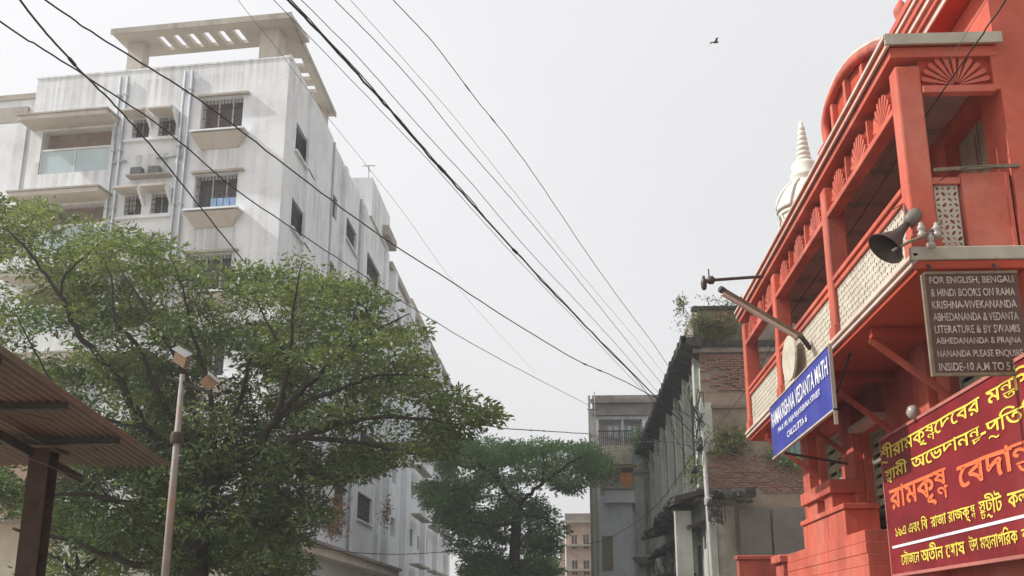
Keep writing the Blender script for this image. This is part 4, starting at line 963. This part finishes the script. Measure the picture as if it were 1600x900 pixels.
# ================================================================== TREES
def leaves(name, pts, nrm, size, m, parent, tints, ratio=.36, kind=None):
    n = len(pts); P = np.asarray(pts, float)
    d = np.asarray(nrm, float); d /= np.linalg.norm(d, axis=1, keepdims=True)+1e-9
    r = RNG.normal(size=(n, 3)); s_ = np.cross(d, r); s_ /= np.linalg.norm(s_, axis=1, keepdims=True)+1e-9
    L_ = (size*RNG.uniform(.5, 1.5, n))[:, None]; W_ = L_*ratio
    upv = np.cross(s_, d)
    a = P; b = P+d*L_*.5+s_*W_*.5+upv*L_*.06; c = P+d*L_-upv*L_*.08; e = P+d*L_*.5-s_*W_*.5+upv*L_*.06
    V = np.stack([a, b, c, e], 1).reshape(-1, 3)
    me = bpy.data.meshes.new(name); me.vertices.add(4*n); me.vertices.foreach_set('co', (V-np.array(parent.location)).ravel() if parent is not None else V.ravel())
    me.loops.add(4*n); me.loops.foreach_set('vertex_index', np.arange(4*n, dtype=np.int32)); me.polygons.add(n)
    me.polygons.foreach_set('loop_start', np.arange(0, 4*n, 4, dtype=np.int32)); me.polygons.foreach_set('loop_total', np.full(n, 4, np.int32))
    me.update(calc_edges=True); me.materials.append(m)
    at = me.attributes.new('tint', 'FLOAT', 'POINT'); at.data.foreach_set('value', np.repeat(np.asarray(tints, np.float32), 4))
    o = bpy.data.objects.new(name, me); C.objects.link(o)
    if parent is not None: o.parent = parent
    return tag(o, kind=kind)
def tree(root, limbs, polys, gaps, Yc, depth, nclump, per, crad, lsize, m, warm, base_r, trunk_pts, name='crown', seed=1, dens=None, lk=.66, flat=.5, low=9999):
    rnd = random.Random(seed)
    tk_ = MB(); tk_.tube(smooth_path(trunk_pts, 5), list(np.linspace(base_r, base_r*.62, 5*(len(trunk_pts)-1)+1)), 12)
    nodes = []
    for lm in limbs:
        pts = smooth_path([atY(px, py, Y) for px, py, Y, r in lm], 6)
        rs = np.interp(np.linspace(0, 1, len(pts)), np.linspace(0, 1, len(lm)), [q[3]*lk for q in lm])
        jit = [p+Vector((rnd.gauss(0, 1), rnd.gauss(0, 1), rnd.gauss(0, 1)))*r_*.35 if 0 < i < len(pts)-1 else p for i, (p, r_) in enumerate(zip(pts, rs))]
        tk_.tube(jit, list(rs), 7); nodes += list(zip(jit, rs))
    xs0 = min(x for p in polys for x, y in p); xs1 = max(x for p in polys for x, y in p); ys0 = min(y for p in polys for x, y in p); ys1 = max(y for p in polys for x, y in p)
    cl = []
    tries = 0
    while len(cl) < nclump and tries < nclump*60:
        tries += 1
        px, py = rnd.uniform(xs0, xs1), rnd.uniform(ys0, ys1)
        if not any(inpoly(px, py, p) for p in polys): continue
        if any(((px-gx)/rx)**2+((py-gy)/ry)**2 < 1 and rnd.random() < st for gx, gy, rx, ry, st in gaps): continue
        Y = Yc+depth*(rnd.random()**.8*1.5-.45); q = atY(px, py, Y)
        if dens and mnoise.noise(q*dens[0]+Vector((seed*3.1, 0, 0))) < dens[1]-(.22 if py > low else 0): continue
        cl.append((px, py, Y))
    node_np = np.array([tuple(p) for p, r in nodes]); node_r = [r for p, r in nodes]; tw = MB(); P = []; N = []; Tn = []
    cs = [(px, py, atY(px, py, Y)) for px, py, Y in cl]
    cs.sort(key=lambda q: np.linalg.norm(node_np-np.array(q[2]), axis=1).min())
    for px, py, c in cs:
        dd = np.linalg.norm(node_np-np.array(c), axis=1); i = int(dd.argmin()); q = Vector(node_np[i])
        if dd[i] > .15:
            mid = (c+q)/2+Vector((rnd.gauss(0, .06), rnd.gauss(0, .06), -.06*dd[i])); r0_ = min(node_r[i]*.6, .03*base_r/.3)
            tw.tube(smooth_path([q, mid, c], 3), list(np.linspace(r0_, max(.006, r0_*.4), 7)), 4, False)
            node_np = np.vstack([node_np, np.array(mid), np.array(c)]); node_r += [r0_*.8, max(.008, r0_*.6)]
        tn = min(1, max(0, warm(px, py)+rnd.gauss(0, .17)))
        k = int(per*rnd.uniform(.6, 1.4))
        for _ in range(k):
            v = Vector((rnd.gauss(0, 1), rnd.gauss(0, 1), rnd.gauss(0, .75))); v = v.normalized()*(rnd.random()**.5)*crad; v.z *= flat
            P.append(tuple(c+v)); o_ = v.normalized()*.8+Vector((rnd.gauss(0, .45), rnd.gauss(0, .45), rnd.gauss(-.1, .4))); N.append(tuple(o_)); Tn.append(tn)
    tk_.v += [] ; tko = tk_.build('trunk', M_bark, root, True)
    two = tw.build('twig', M_bark, root, True); two['kind'] = 'stuff'
    leaves(name, P, N, lsize, m, root, Tn)
    return len(P)

# big tree, left
r0 = atY(318, 900, 22); tr = thing('mango_tree', (r0.x, 22, 0), 'large spreading green tree in front of the white apartment block', 'tree')
Yt = 22.0
LM = [
 [(335, 735, 22, .19), (240, 680, 21.3, .13), (190, 600, 20.8, .10), (125, 520, 20.5, .085), (95, 465, 20.3, .06), (50, 400, 20.2, .04), (8, 355, 20, .018)],
 [(95, 465, 20.3, .06), (102, 430, 20.4, .04), (140, 395, 20.6, .025), (165, 370, 20.7, .012)],
 [(335, 735, 22, .16), (262, 640, 21.2, .09), (215, 540, 20.6, .06), (180, 500, 20.4, .045), (175, 440, 20.5, .03), (160, 400, 20.6, .012)],
 [(325, 720, 22, .16), (290, 590, 21.3, .085), (245, 510, 20.8, .06), (200, 440, 20.8, .04), (182, 410, 21, .012)],
 [(335, 735, 22, .15), (330, 620, 21.6, .08), (300, 520, 21.2, .05), (285, 450, 21, .03), (270, 410, 21, .012)],
 [(350, 745, 22, .22), (400, 690, 21.4, .15), (440, 645, 21, .11), (480, 602, 20.8, .085), (540, 550, 20.7, .06), (590, 515, 20.6, .035), (640, 490, 20.6, .015)],
 [(400, 690, 21.4, .12), (455, 640, 21, .08), (540, 605, 20.8, .06), (600, 585, 20.8, .04), (680, 590, 21, .015)],
 [(390, 705, 21.5, .14), (480, 680, 21, .10), (560, 655, 20.8, .075), (640, 653, 20.8, .05), (720, 664, 21, .015)],
 [(470, 683, 21, .09), (560, 692, 21, .06), (620, 705, 21.1, .04), (660, 712, 21.3, .015)],
 [(435, 650, 21, .10), (452, 560, 20.8, .06), (458, 480, 20.7, .04), (472, 410, 20.8, .012)],
 [(450, 565, 20.8, .05), (410, 490, 20.9, .03), (385, 430, 21, .012)],
 [(335, 740, 22, .14), (372, 640, 21.4, .08), (390, 560, 21.2, .05), (400, 500, 21.2, .02)],
 [(545, 548, 20.7, .05), (552, 500, 20.7, .03), (560, 460, 20.8, .012)],
 [(310, 815, 22, .15), (220, 790, 21, .09), (110, 770, 20.4, .06), (30, 790, 20, .03), (-40, 770, 20, .01)],
 [(300, 880, 22, .16), (210, 882, 21.2, .1), (110, 845, 20.6, .07), (20, 825, 20.3, .04)],
 [(230, 670, 21.3, .08), (120, 640, 20.6, .05), (60, 560, 20.4, .03), (20, 480, 20.3, .012)],
 [(440, 730, 21.5, .1), (500, 740, 21.2, .06), (560, 745, 21, .03), (600, 735, 21, .012)],
 [(345, 790, 22, .16), (390, 760, 21.7, .12), (440, 730, 21.5, .10)],
]
crown = [(-40, 300), (30, 298), (70, 318), (120, 335), (170, 352), (215, 360), (250, 372), (285, 395), (310, 385), (335, 420), (360, 430), (380, 420), (400, 402), (435, 396), (470, 398), (490, 418), (525, 432), (560, 452), (600, 462), (632, 478), (652, 505), (655, 550), (672, 580), (700, 600), (725, 615), (765, 640), (772, 655), (740, 672), (700, 690), (690, 710), (655, 718), (610, 735), (560, 748), (525, 748), (505, 770), (488, 805), (455, 838), (430, 850), (400, 860), (330, 855), (260, 868), (200, 870), (120, 855), (85, 830), (40, 800), (-40, 800)]
gaps = [(350, 575, 28, 35, .9), (505, 635, 30, 24, .85), (15, 440, 34, 48, .8), (10, 530, 30, 30, .7), (300, 650, 20, 16, .7), (185, 770, 34, 26, .85), (130, 600, 20, 20, .5), (335, 455, 22, 30, .95), (620, 560, 20, 24, .6), (560, 630, 24, 14, .6), (640, 680, 30, 12, .5), (60, 720, 60, 40, .7), (110, 560, 30, 22, .5), (430, 600, 20, 22, .5), (600, 720, 40, 14, .5), (350, 890, 22, 25, .6)]
def lit_top_tint(px, py): return .20+.26*max(0, (600-py)/300)-.22*max(0, (py-640)/160)+(.10 if px < 240 and 520 < py < 640 else 0)  # puts lit crown tops and shaded lower masses into the leaf colour
n1 = tree(tr, LM, [crown, [(235, 770), (330, 745), (500, 755), (505, 800), (465, 850), (470, 900), (380, 905), (250, 895), (205, 860)]], gaps, Yt, 4.2, 1500, 84, .40, .125, M_leaf, lit_top_tint, .30, [(r0.x, 22, 0), (r0.x-.05, 22, 1.6), atY(305, 850, 22), atY(325, 770, 22), atY(335, 735, 22)], 'crown', 3, (1.15, .0), .66, .5, 690)

# street tree, further on
Yf = 52.0; f0 = atY(800, 900, Yf); tf = thing('rain_tree', (f0.x, Yf, 0), 'dark green umbrella shaped tree standing over the middle of the street', 'tree')
LF = [
 [(808, 790, Yf, .17), (790, 765, Yf, .14), (762, 735, Yf-.5, .11), (735, 715, Yf-.8, .08), (705, 705, Yf-1, .03)],
 [(808, 790, Yf, .17), (830, 770, Yf, .14), (862, 745, Yf-.5, .11), (895, 720, Yf-.8, .09), (925, 705, Yf-1, .03)],
 [(786, 760, Yf-.2, .12), (778, 730, Yf-.4, .08), (790, 705, Yf-.5, .05), (800, 690, Yf-.5, .02)],
 [(848, 755, Yf-.3, .12), (850, 725, Yf-.4, .07), (845, 700, Yf-.5, .03)],
 [(805, 815, Yf, .16), (770, 820, Yf-.5, .09), (720, 810, Yf-1, .05), (690, 800, Yf-1, .02)],
 [(806, 805, Yf, .14), (850, 810, Yf-.3, .06), (875, 830, Yf-.4, .02)],
 [(765, 738, Yf-.5, .1), (735, 755, Yf-1, .06), (700, 770, Yf-1.2, .02)],
]
pf1 = [[(770, 770), (800, 762), (850, 775), (840, 800), (815, 812), (780, 805)], [(675, 712), (700, 690), (725, 682), (770, 688), (800, 692), (840, 688), (880, 694), (918, 690), (945, 720), (948, 742), (915, 768), (880, 770), (850, 752), (835, 762), (800, 752), (770, 770), (740, 800), (770, 830), (740, 850), (700, 830), (672, 800), (655, 760), (690, 740)],
       [(815, 795), (860, 795), (880, 830), (865, 870), (820, 860)], [(700, 800), (790, 790), (795, 850), (760, 880), (705, 860)], [(735, 880), (830, 875), (870, 890), (860, 930), (720, 930)]]
gf = [(795, 735, 20, 14, .9), (770, 768, 20, 10, .8), (735, 745, 14, 10, .7), (890, 740, 22, 10, .5), (840, 770, 24, 12, .9), (745, 850, 14, 16, .8), (845, 825, 30, 14, .6), (760, 715, 14, 8, .5), (870, 715, 18, 8, .5)]
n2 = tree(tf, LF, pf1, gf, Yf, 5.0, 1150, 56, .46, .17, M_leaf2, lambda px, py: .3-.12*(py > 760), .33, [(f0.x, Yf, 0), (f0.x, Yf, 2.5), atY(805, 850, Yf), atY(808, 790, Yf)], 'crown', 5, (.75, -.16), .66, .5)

# smaller tree beneath it and a low one further right
def small_tree(px, ptop, Y, wpx, seed, lab, n=150, m=M_leaf2, sz=.24, name='small_tree'):
    base = atY(px, 905, Y); t = thing(name, (base.x, Y, 0), lab, 'tree'); rnd = random.Random(seed)
    lm = [[(px, 900, Y, .1), (px+dx*.5, (ptop+900)/2, Y, .06), (px+dx, ptop+18, Y, .015)] for dx in (-wpx*.35, 0, wpx*.35)]
    poly = [(px-wpx*.5, 930), (px-wpx*.5, ptop+35), (px-wpx*.3, ptop+8), (px, ptop), (px+wpx*.3, ptop+12), (px+wpx*.5, ptop+40), (px+wpx*.5, 930)]
    tree(t, lm, [poly], [], Y, 2.5, n, 32, .5, sz, m, lambda a, b_: .25, .14, [(base.x, Y, 0), (base.x, Y, 2), atY(px, 900, Y)], 'crown', seed)
small_tree(760, 858, 60, 80, 11, 'dense dark bush like tree under the street tree, left of its trunk', 110)
small_tree(842, 848, 75, 60, 12, 'small grey green tree under the street tree, right of its trunk', 80)
small_tree(120, 845, 26, 170, 14, 'low leafy shrub tree behind the shed post under the big tree', 60, M_leaf, .16)

# weeds rooted on the old walls and the dry creeper
def shrub(name, c, rx, ry, rz, n, size, m, lab, seed, ratio=.3, cat='plant', group=None, tint=.35):
    t = thing(name, c, lab, cat, group); rnd = random.Random(seed); P = []; N = []; Tn = []; st = MB(); c = Vector(c)
    for k in range(max(5, n//40)):
        e = c+Vector((rnd.uniform(-rx, rx), rnd.uniform(-ry, ry), rnd.uniform(-.2, 1)*rz)); st.tube(smooth_path([c+Vector((rnd.uniform(-rx, rx)*.6, 0, -rz*.3)), (c+e)/2+Vector((0, -.05, .05)), e], 3), .01, 4)
        for _ in range(40):
            v = Vector((rnd.gauss(0, .3)*rx, rnd.gauss(0, .3)*ry, rnd.gauss(0, .3)*rz)); P.append(tuple(e+v)); N.append((rnd.gauss(0, .6), rnd.gauss(0, .6), rnd.gauss(.3, .6))); Tn.append(tint+rnd.gauss(0, .15))
    st.build('stem', M_bark, t); leaves('foliage', P, N, size, m, t, Tn, ratio)
shrub('wall_shrub', (4.85, 35.7, 10.95), .8, .25, .5, 1300, .10, M_leaf3, 'thick yellow green weeds sprouting over the old brick parapet corner', 21)
shrub('wall_shrub', (4.7, 35.8, 10.45), .5, .2, .25, 420, .13, M_leaf3, 'small clump of weeds on the black cornice of the old building', 22)
shrub('wall_shrub', (4.05, 58, 10.4), .5, 1.2, .9, 700, .2, M_leaf2, 'dark green bush hanging from the far tip of the old eave', 23, tint=.15)
shrub('wall_shrub', (5.2, 35.8, 7.0), .6, .2, .55, 900, .13, M_leaf3, 'pale green weeds below the teal shutter on the old end wall', 24, tint=.45)
shrub('wall_shrub', (4.2, 36.4, 6.1), .3, 1.2, .4, 500, .13, M_leaf3, 'thin weeds growing above the broken black sunshade', 25)
shrub('wall_shrub', (6.9, 35.8, 6.5), .7, .2, .35, 420, .13, M_leaf2, 'sparse dark weeds on the old wall beside the red building', 26)
shrub('wall_shrub', (5.5, 35.7, 11.7), .8, .2, .22, 150, .12, M_leaf3, 'wispy weeds standing on top of the old brick parapet', 27)
shrub('wall_shrub', (4.15, 36.6, 11.75), .2, .8, .35, 130, .12, M_leaf3, 'few straggly stems at the street corner of the old roof', 28)
cp = atX(530, 825, -8.5); shrub('creeper', cp, .25, 1.6, .9, 700, .16, M_dry, 'rust brown dry creeper on the white wall above the annex', 31, tint=.5)
cp = atX(604, 810, -8.6); shrub('creeper', cp, .2, 1.0, 1.0, 200, .16, M_dry, 'thin straggly creeper beside the second wall shade above the annex', 32, tint=.2)
cp = atY(935, 742, 58.5); shrub('balcony_plant', cp, .9, .5, .9, 700, .2, M_leaf2, 'leafy green plant spilling from the grey white house corner', 33, tint=.2)

# ================================================================== SHED, LEFT FOREGROUND
rxx = atY(265, 727, 12).x; zf = atY(265, 727, 12).z
pn = atX(0, 541, rxx); slope = (pn.z-zf)/(12-pn.y)
def rz_(y): return zf+(12-y)*slope
sh = thing('shed', (-5.2, 10.8, 0), 'open shed with rusty corrugated roof on a brown steel post', 'shed')
sheetw = .82; x = rxx; k = 0
while x > rxx-4.0:
    mb = MB(); nn = 60; ya, yb = 7.6, 12+.0; lap = .008*(k % 2)
    prev = None; vs = []; fs = []
    for i in range(nn+1):
        xx = x-sheetw*i/nn; zz = .016*math.cos(i*math.pi*2/6)+lap
        for q, y in enumerate((ya, 9.8, yb-(.0 if k else .0)-.03*(k % 3))): vs.append((xx, y, rz_(y)+zz))
    for i in range(nn):
        for q in range(2): a = i*3+q; fs.append((a, a+1, a+4, a+3))
    mb.add(vs, fs); o = mb.build('roof_sheet', M_sheet, sh, True)
    so_ = o.modifiers.new('thickness', 'SOLIDIFY'); so_.thickness = .003
    x -= sheetw-.05; k += 1
for yb in (8.3, 9.55, 10.78):
    MB().box(rxx-4, rxx-.1, yb-.04, yb+.04, rz_(yb)-.075, rz_(yb)-.022).build('purlin', M_grille, sh)
for xb in (-5.2, -7.4):
    a = Vector((xb, 7.7, rz_(7.7)-.17)); b_ = Vector((xb, 11.9, rz_(11.9)-.17)); MB().bar(a, b_, .05, .09).build('rafter', M_grille, sh)
px_ = atY(60, 790, 10.8).x
po = MB(); zt3 = rz_(10.8)-.12
po.box(px_-.1, px_+.1, 10.69, 10.705, 0, zt3); po.box(px_-.1, px_+.1, 10.895, 10.91, 0, zt3); po.box(px_-.012, px_+.012, 10.706, 10.894, 0, zt3); po.box(px_-.1, px_-.085, 10.706, 10.894, 0, zt3)
po.build('post', M_rust, sh)
MB().box(px_-.18, px_+.18, 10.66, 10.94, zt3-.03, zt3-.0).build('post_plate', M_rust, sh)

# ================================================================== FLOODLIGHT POLE
pb = atY(257, 900, 15); pt = atY(286, 585, 15)
fl = thing('floodlight_pole', (pb.x, 15, 0), 'peeling grey and rust lamp pole carrying two square floodlights before the tree', 'street light')
xm = (pb.x+pt.x)/2
MB().tube([(xm, 15, 0), (xm, 15, 3.2), (xm, 15, pt.z)], [.054, .05, .036], 10).build('pole', M_lamp_pole, fl, True)
MB().lathe([(.08, 0), (.09, .03), (.09, .12), (.08, .15)], (xm, 15, 3.98), 12).build('pole_collar', M_rust, fl)
MB().bar((xm-.22, 15, pt.z-.03), (xm+.45, 14.98, pt.z-.28), .04).build('cross_arm', M_grille, fl)
def flood(c, yaw, tilt, s, lab):
    Mx = Matrix.Translation(c) @ Matrix.Rotation(yaw, 4, 'Z') @ Matrix.Rotation(tilt, 4, 'X') @ Matrix.Rotation(.66, 4, 'Y')
    def T(mb): mb.v = [tuple(Mx @ Vector(v)) for v in mb.v]; return mb
    b_ = MB(); b_.hexa([(-s*.6, -.0, -s*.6), (s*.6, 0, -s*.6), (s*.35, .16, -s*.35), (-s*.35, .16, -s*.35), (-s*.6, 0, s*.6), (s*.6, 0, s*.6), (s*.35, .16, s*.35), (-s*.35, .16, s*.35)])
    h = T(b_).build('lamp_housing', M_lampcase, fl)
    T(MB().box(-s*.52, s*.52, -.014, -.002, -s*.52, s*.52)).build('lens', M_lens, h)
    T(MB().box(-s*.64, s*.64, -.09, .06, s*.605, s*.64)).build('visor', M_lampvisor, h)
flood(atY(282, 560, 14.9), R(-25), R(28), .19, '')
flood(atY(326, 597, 14.9), R(20), R(32), .16, '')
MB().tube([atY(318, 618, 15), atY(300, 645, 15), (xm, 15, 4.3)], .01, 5).build('lamp_wire', M_cableg, fl)

# ================================================================== POLES AND CABLES
pc = Vector((4.02, 33.2, 0))
P0 = atY(1114, 900, 33); P1 = atY(1096, 660, 33)
up_ = thing('utility_pole', (P0.x, 33, 0), 'thin grey utility pole wrapped with cables in front of the old building', 'pole')
MB().tube([(P0.x+.1, 33, 0), (P0.x, 33, P0.z), (P1.x, 33, P1.z+.3)], [.085, .08, .055], 10).build('pole', M_greypole, up_, True)
MB().lathe([(.09, 0), (.12, .02), (.12, .2), (.09, .24)], (atY(1107, 790, 33)), 10).build('pole_collar', M_lampvisor, up_)
cb_ = MB(); rr = random.Random(9)
for k in range(16):
    z0 = rr.uniform(6.4, 8.6); c = Vector((P1.x, 33, z0)); pts = [c+Vector((rr.uniform(-.22, .12), rr.uniform(-.2, .1), rr.uniform(-.45, .45))) for _ in range(4)]
    cb_.tube(smooth_path(pts, 5), .014, 4)
for k in range(14):
    c = atY(1110, 800, 32.9); pts = [c+Vector((rr.uniform(-.1, .4), rr.uniform(-.2, .05), rr.uniform(-.4, .35))) for _ in range(4)]
    cb_.tube(smooth_path(pts, 5), .013, 4)
cb_.build('cable_tangle', M_cable, up_, True, kind='stuff')
for k, (px, py) in enumerate(((1085, 735), (1093, 700))):
    MB().lathe([(.07, -.1), (.1, -.08), (.1, .1), (.06, .12)], atY(px, py, 32.8), 10).build('junction_box', M_cable, up_, True)
q0 = atY(922, 700, 55)
up2 = thing('utility_pole', (q0.x, 55, 0), 'slender twin service pole rising beside the grey white house', 'pole')
MB().tube([(q0.x, 55, 0), (q0.x, 55, atY(922, 618, 55).z)], .06, 8).build('pole', M_greypole, up2, True)
MB().tube([(q0.x+.26, 55, 0), (q0.x+.26, 55, atY(930, 612, 55).z)], .035, 8).build('pole', M_greypole, up2, True)
MB().bar((q0.x-.1, 55, atY(922, 640, 55).z), (q0.x+.4, 55, atY(922, 640, 55).z), .05).build('cross_arm', M_grille, up2)

def cable(pix, ya, yb, r, lab, m=M_cable, cat='cable', group='overhead cables', ext=True, name='overhead_cable'):
    """follow the photo's line inside the vertical plane through its two end points"""
    a = atY(*pix[0], ya); b = atY(*pix[-1], yb); d = Vector((b.x-a.x, b.y-a.y, 0)).normalized(); n_ = Vector((-d.y, d.x, 0)); pts = []
    for px, py in pix:
        rr_ = ray(px, py); k = (a-CAM).dot(n_)/rr_.dot(n_); pts.append(CAM+rr_*k)
    if ext:
        v = (pts[0]-pts[1]).normalized(); v.z = max(-.03, min(v.z, .12)); pts = [pts[0]+v*7, pts[0]+v*3]+pts
    cbm = MB(); sp_ = smooth_path(pts, 6); rk = random.Random(len(lab)*7+int(pix[0][0])); r *= .58
    sp_ = [p+Vector((rk.gauss(0, 1), rk.gauss(0, 1), rk.gauss(0, 1)))*min(r*.35, .006) for p in sp_]; cbm.tube(sp_, r, 5)
    for _ in range(2 if r > .006 else 0):
        i_ = rk.randrange(8, max(9, len(sp_)-2)); d_ = (sp_[min(i_+1, len(sp_)-1)]-sp_[i_]).normalized()
        cbm.tube([sp_[i_]-d_*.12, sp_[i_]-d_*.08, sp_[i_]+d_*.08, sp_[i_]+d_*.12], [r*1.1, r*1.7, r*1.7, r*1.1], 6)
    o = cbm.build(name, m, None, True); return tag(o, lab, cat, group)
def ln(p, q, n, sag): return [(p[0]+(q[0]-p[0])*k/n, p[1]+(q[1]-p[1])*k/n+sag*4*(k/n)*(1-k/n)) for k in range(n+1)]
PY = 33
cable([(447, -3), (500, 52), (560, 117), (620, 185), (680, 254), (730, 310), (780, 365), (830, 420), (880, 473), (950, 545), (1015, 610), (1096, 690)], 11, PY, .026, 'thickest black cable bundle crossing the middle of the sky')
cable([(452, -3), (505, 54), (562, 115), (622, 184), (684, 256), (733, 309), (777, 363), (833, 422), (884, 475), (945, 542), (1010, 612), (1085, 735)], 11.05, PY, .014, 'black cable twisted against the thickest bundle in the sky')
cable([(425, -3), (520, 95), (600, 178), (680, 262), (760, 352), (830, 428), (900, 500), (1000, 605), (1094, 700)], 11.4, PY, .008, 'thin cable just below the thickest bundle in the sky')
cable([(468, -3), (560, 90), (660, 203), (740, 290), (820, 385), (900, 470), (960, 535), (1022, 606), (1098, 688)], 11.3, PY, .009, 'thin cable just above the thickest bundle in the sky')
cable([(520, -3), (600, 78), (660, 145), (720, 220), (800, 312), (880, 408), (960, 508), (1024, 588), (1098, 680)], 12, PY, .010, 'lower of the two wires between the thick bundle and the topmost wire')
cable([(545, -3), (630, 92), (710, 183), (790, 283), (870, 383), (950, 478), (1030, 575), (1098, 676)], 12.3, PY, .006, 'fine wire between the thick bundle and the topmost wire', M_cableg)
cable([(612, -3), (680, 70), (740, 150), (800, 225), (860, 310), (920, 400), (980, 483), (1035, 558), (1100, 664)], 12.5, PY, .011, 'topmost long wire sweeping down to the old building eave')
cable([(-5, 30), (70, 78), (150, 130), (260, 205), (370, 297), (480, 372), (560, 425), (640, 478), (740, 538), (830, 587), (922, 634)], 10, 55, .018, 'lowest long black cable passing before the apartment front')
cable([(66, -3), (140, 48), (220, 98), (310, 155), (400, 222), (500, 300), (600, 372), (700, 437), (800, 502), (900, 562), (980, 598), (1096, 660)], 10, PY, .018, 'long black cable from the top left corner across the roof corner')
cable([(28, -3), (80, 60), (130, 115), (180, 165), (225, 215), (280, 282), (330, 345), (384, 412)], 9, 20, .020, 'short black cable dropping into the crown of the big tree')
cable([(370, -3), (440, 85), (510, 180), (570, 255), (640, 345), (700, 430), (760, 500), (840, 585)], 12, 50, .006, 'faint grey wire behind the thick bundle fading down the street', M_cableg)
cable([(745, 663), (800, 670), (860, 674), (922, 678)], 40, 55, .035, 'level bundle of wires strung above the street tree', ext=False)
cable([(922, 680), (980, 690), (1040, 690), (1096, 700)], 55, PY, .03, 'level wire from the service pole to the utility pole', ext=False)
cable([(1575, -5), (1520, 75), (1440, 190), (1370, 300), (1330, 360), (1290, 412), (1230, 500), (1165, 610), (1100, 690)], 8.6, PY, .013, 'black cable running down past the red balcony columns', ext=True)
cable([(1545, -5), (1480, 100), (1420, 190), (1350, 300), (1290, 395), (1240, 470), (1180, 570), (1104, 680)], 9.0, PY, .006, 'thin wire running beside the black cable past the balcony', M_cableg)
cable([(1100, 690), (1150, 712), (1200, 740), (1250, 762)], PY, 24, .02, 'loose black cable from the utility pole towards the red building', ext=False)
cable([(1096, 690), (1060, 745), (1030, 785), (995, 815), (950, 842), (915, 850)], PY, 50, .022, 'slack black cable from the utility pole down across the old facade', ext=False)
cable([(1096, 730), (1060, 770), (1020, 810), (980, 840)], PY, 48, .012, 'second slack cable under the first on the old facade', ext=False)
cable([(1040, 655), (1070, 690), (1096, 715)], 40, PY, .02, 'short cable crossing the old facade up to the eave', ext=False)
cable([(390, 830), (460, 848), (540, 862), (620, 866), (700, 862), (745, 855)], 28, 46, .022, 'dark cable sagging above the annex roof ledge', ext=False)
for k, (pts, ya, yb, lab) in enumerate((
    ([(-5, 602), (60, 625), (130, 650), (200, 668), (240, 690)], 9, 13.5, 'pale wire under the shed roof, topmost of the wires by the post'),
    ([(-5, 637), (50, 648), (120, 668), (190, 690), (262, 708)], 9, 13.5, 'rust coloured wire crossing the shed roof above the post'),
    ([(-5, 655), (60, 690), (120, 720), (180, 748), (235, 770)], 8.5, 14.5, 'pale wire slanting in front of the shed post top'),
    ([(-5, 700), (60, 722), (120, 745), (190, 765), (238, 782)], 8.5, 14.5, 'lowest pale wire slanting in front of the shed post'),
    ([(118, 702), (160, 705), (200, 700), (255, 690)], 10.5, 14.5, 'short pale wire sagging below the shed eave'))):
    cable(pts, ya, yb, .006, lab, M_cableg if k != 1 else M_rust, ext=False)
cable([(1570, 262), (1500, 263), (1445, 300), (1390, 330)], 10.55, 10.9, .008, 'thin brown wire looped along the balcony end panel', M_grille, ext=False)

# ================================================================== HAZE
hm = bpy.data.materials.new('haze'); hm.use_nodes = True; hn = hm.node_tree; hn.nodes.remove(hn.nodes['Principled BSDF'])
pv = hn.nodes.new('ShaderNodeVolumePrincipled'); pv.inputs['Color'].default_value = (.96, .97, 1, 1); pv.inputs['Density'].default_value = .0014; pv.inputs['Anisotropy'].default_value = .25
hn.links.new(pv.outputs[0], hn.nodes['Material Output'].inputs['Volume'])
hz = MB().box(-245, 245, -65, 425, -1, 26.5).build('haze', hm); hz['kind'] = 'stuff'

# ================================================================== BIRD
bc = atY(1118, 66, 44)
bi = thing('bird', bc, 'small dark bird flying alone in the grey sky', 'bird')
MB().lathe([(.005, -.2), (.03, -.12), (.055, -.02), (.05, .07), (.03, .13), (.012, .17), (.002, .2)], bc, 10, (.8, .35, .25)).build('body', M_bird, bi, True)
for s in (-1, 1):
    wv = MB(); d = Vector((.8, .35, .25)).normalized(); sd_ = d.cross(Vector((0, 0, 1))).normalized()*s; u = Vector((0, 0, 1))
    a = bc+d*.07; b_ = bc-d*.07; t1_ = bc+sd_*.20+u*.14+d*.03; t2_ = bc+sd_*.18+u*.12-d*.08; t3_ = bc+sd_*.34+u*.06-d*.1
    wv.add([a, t1_, t3_, t2_, b_]+[p-Vector((0, 0, .012)) for p in (a, t1_, t3_, t2_, b_)], [(0, 1, 3, 4), (1, 2, 3), (9, 8, 6, 5), (8, 7, 6), (0, 5, 6, 1), (1, 6, 7, 2), (2, 7, 8, 3), (3, 8, 9, 4)]); wv.build('wing', M_bird, bi)
tv = MB(); d = Vector((.8, .35, .25)).normalized(); e = bc-d*.17; sd_ = d.cross(Vector((0, 0, 1))).normalized()
tv.hexa([e-sd_*.015, e+sd_*.015, e-d*.12+sd_*.05, e-d*.12-sd_*.05]+[p+Vector((0, 0, .01)) for p in (e-sd_*.015, e+sd_*.015, e-d*.12+sd_*.05, e-d*.12-sd_*.05)]); tv.build('tail', M_bird, bi)
print('leaves', n1, n2, 'objects', len(bpy.data.objects))
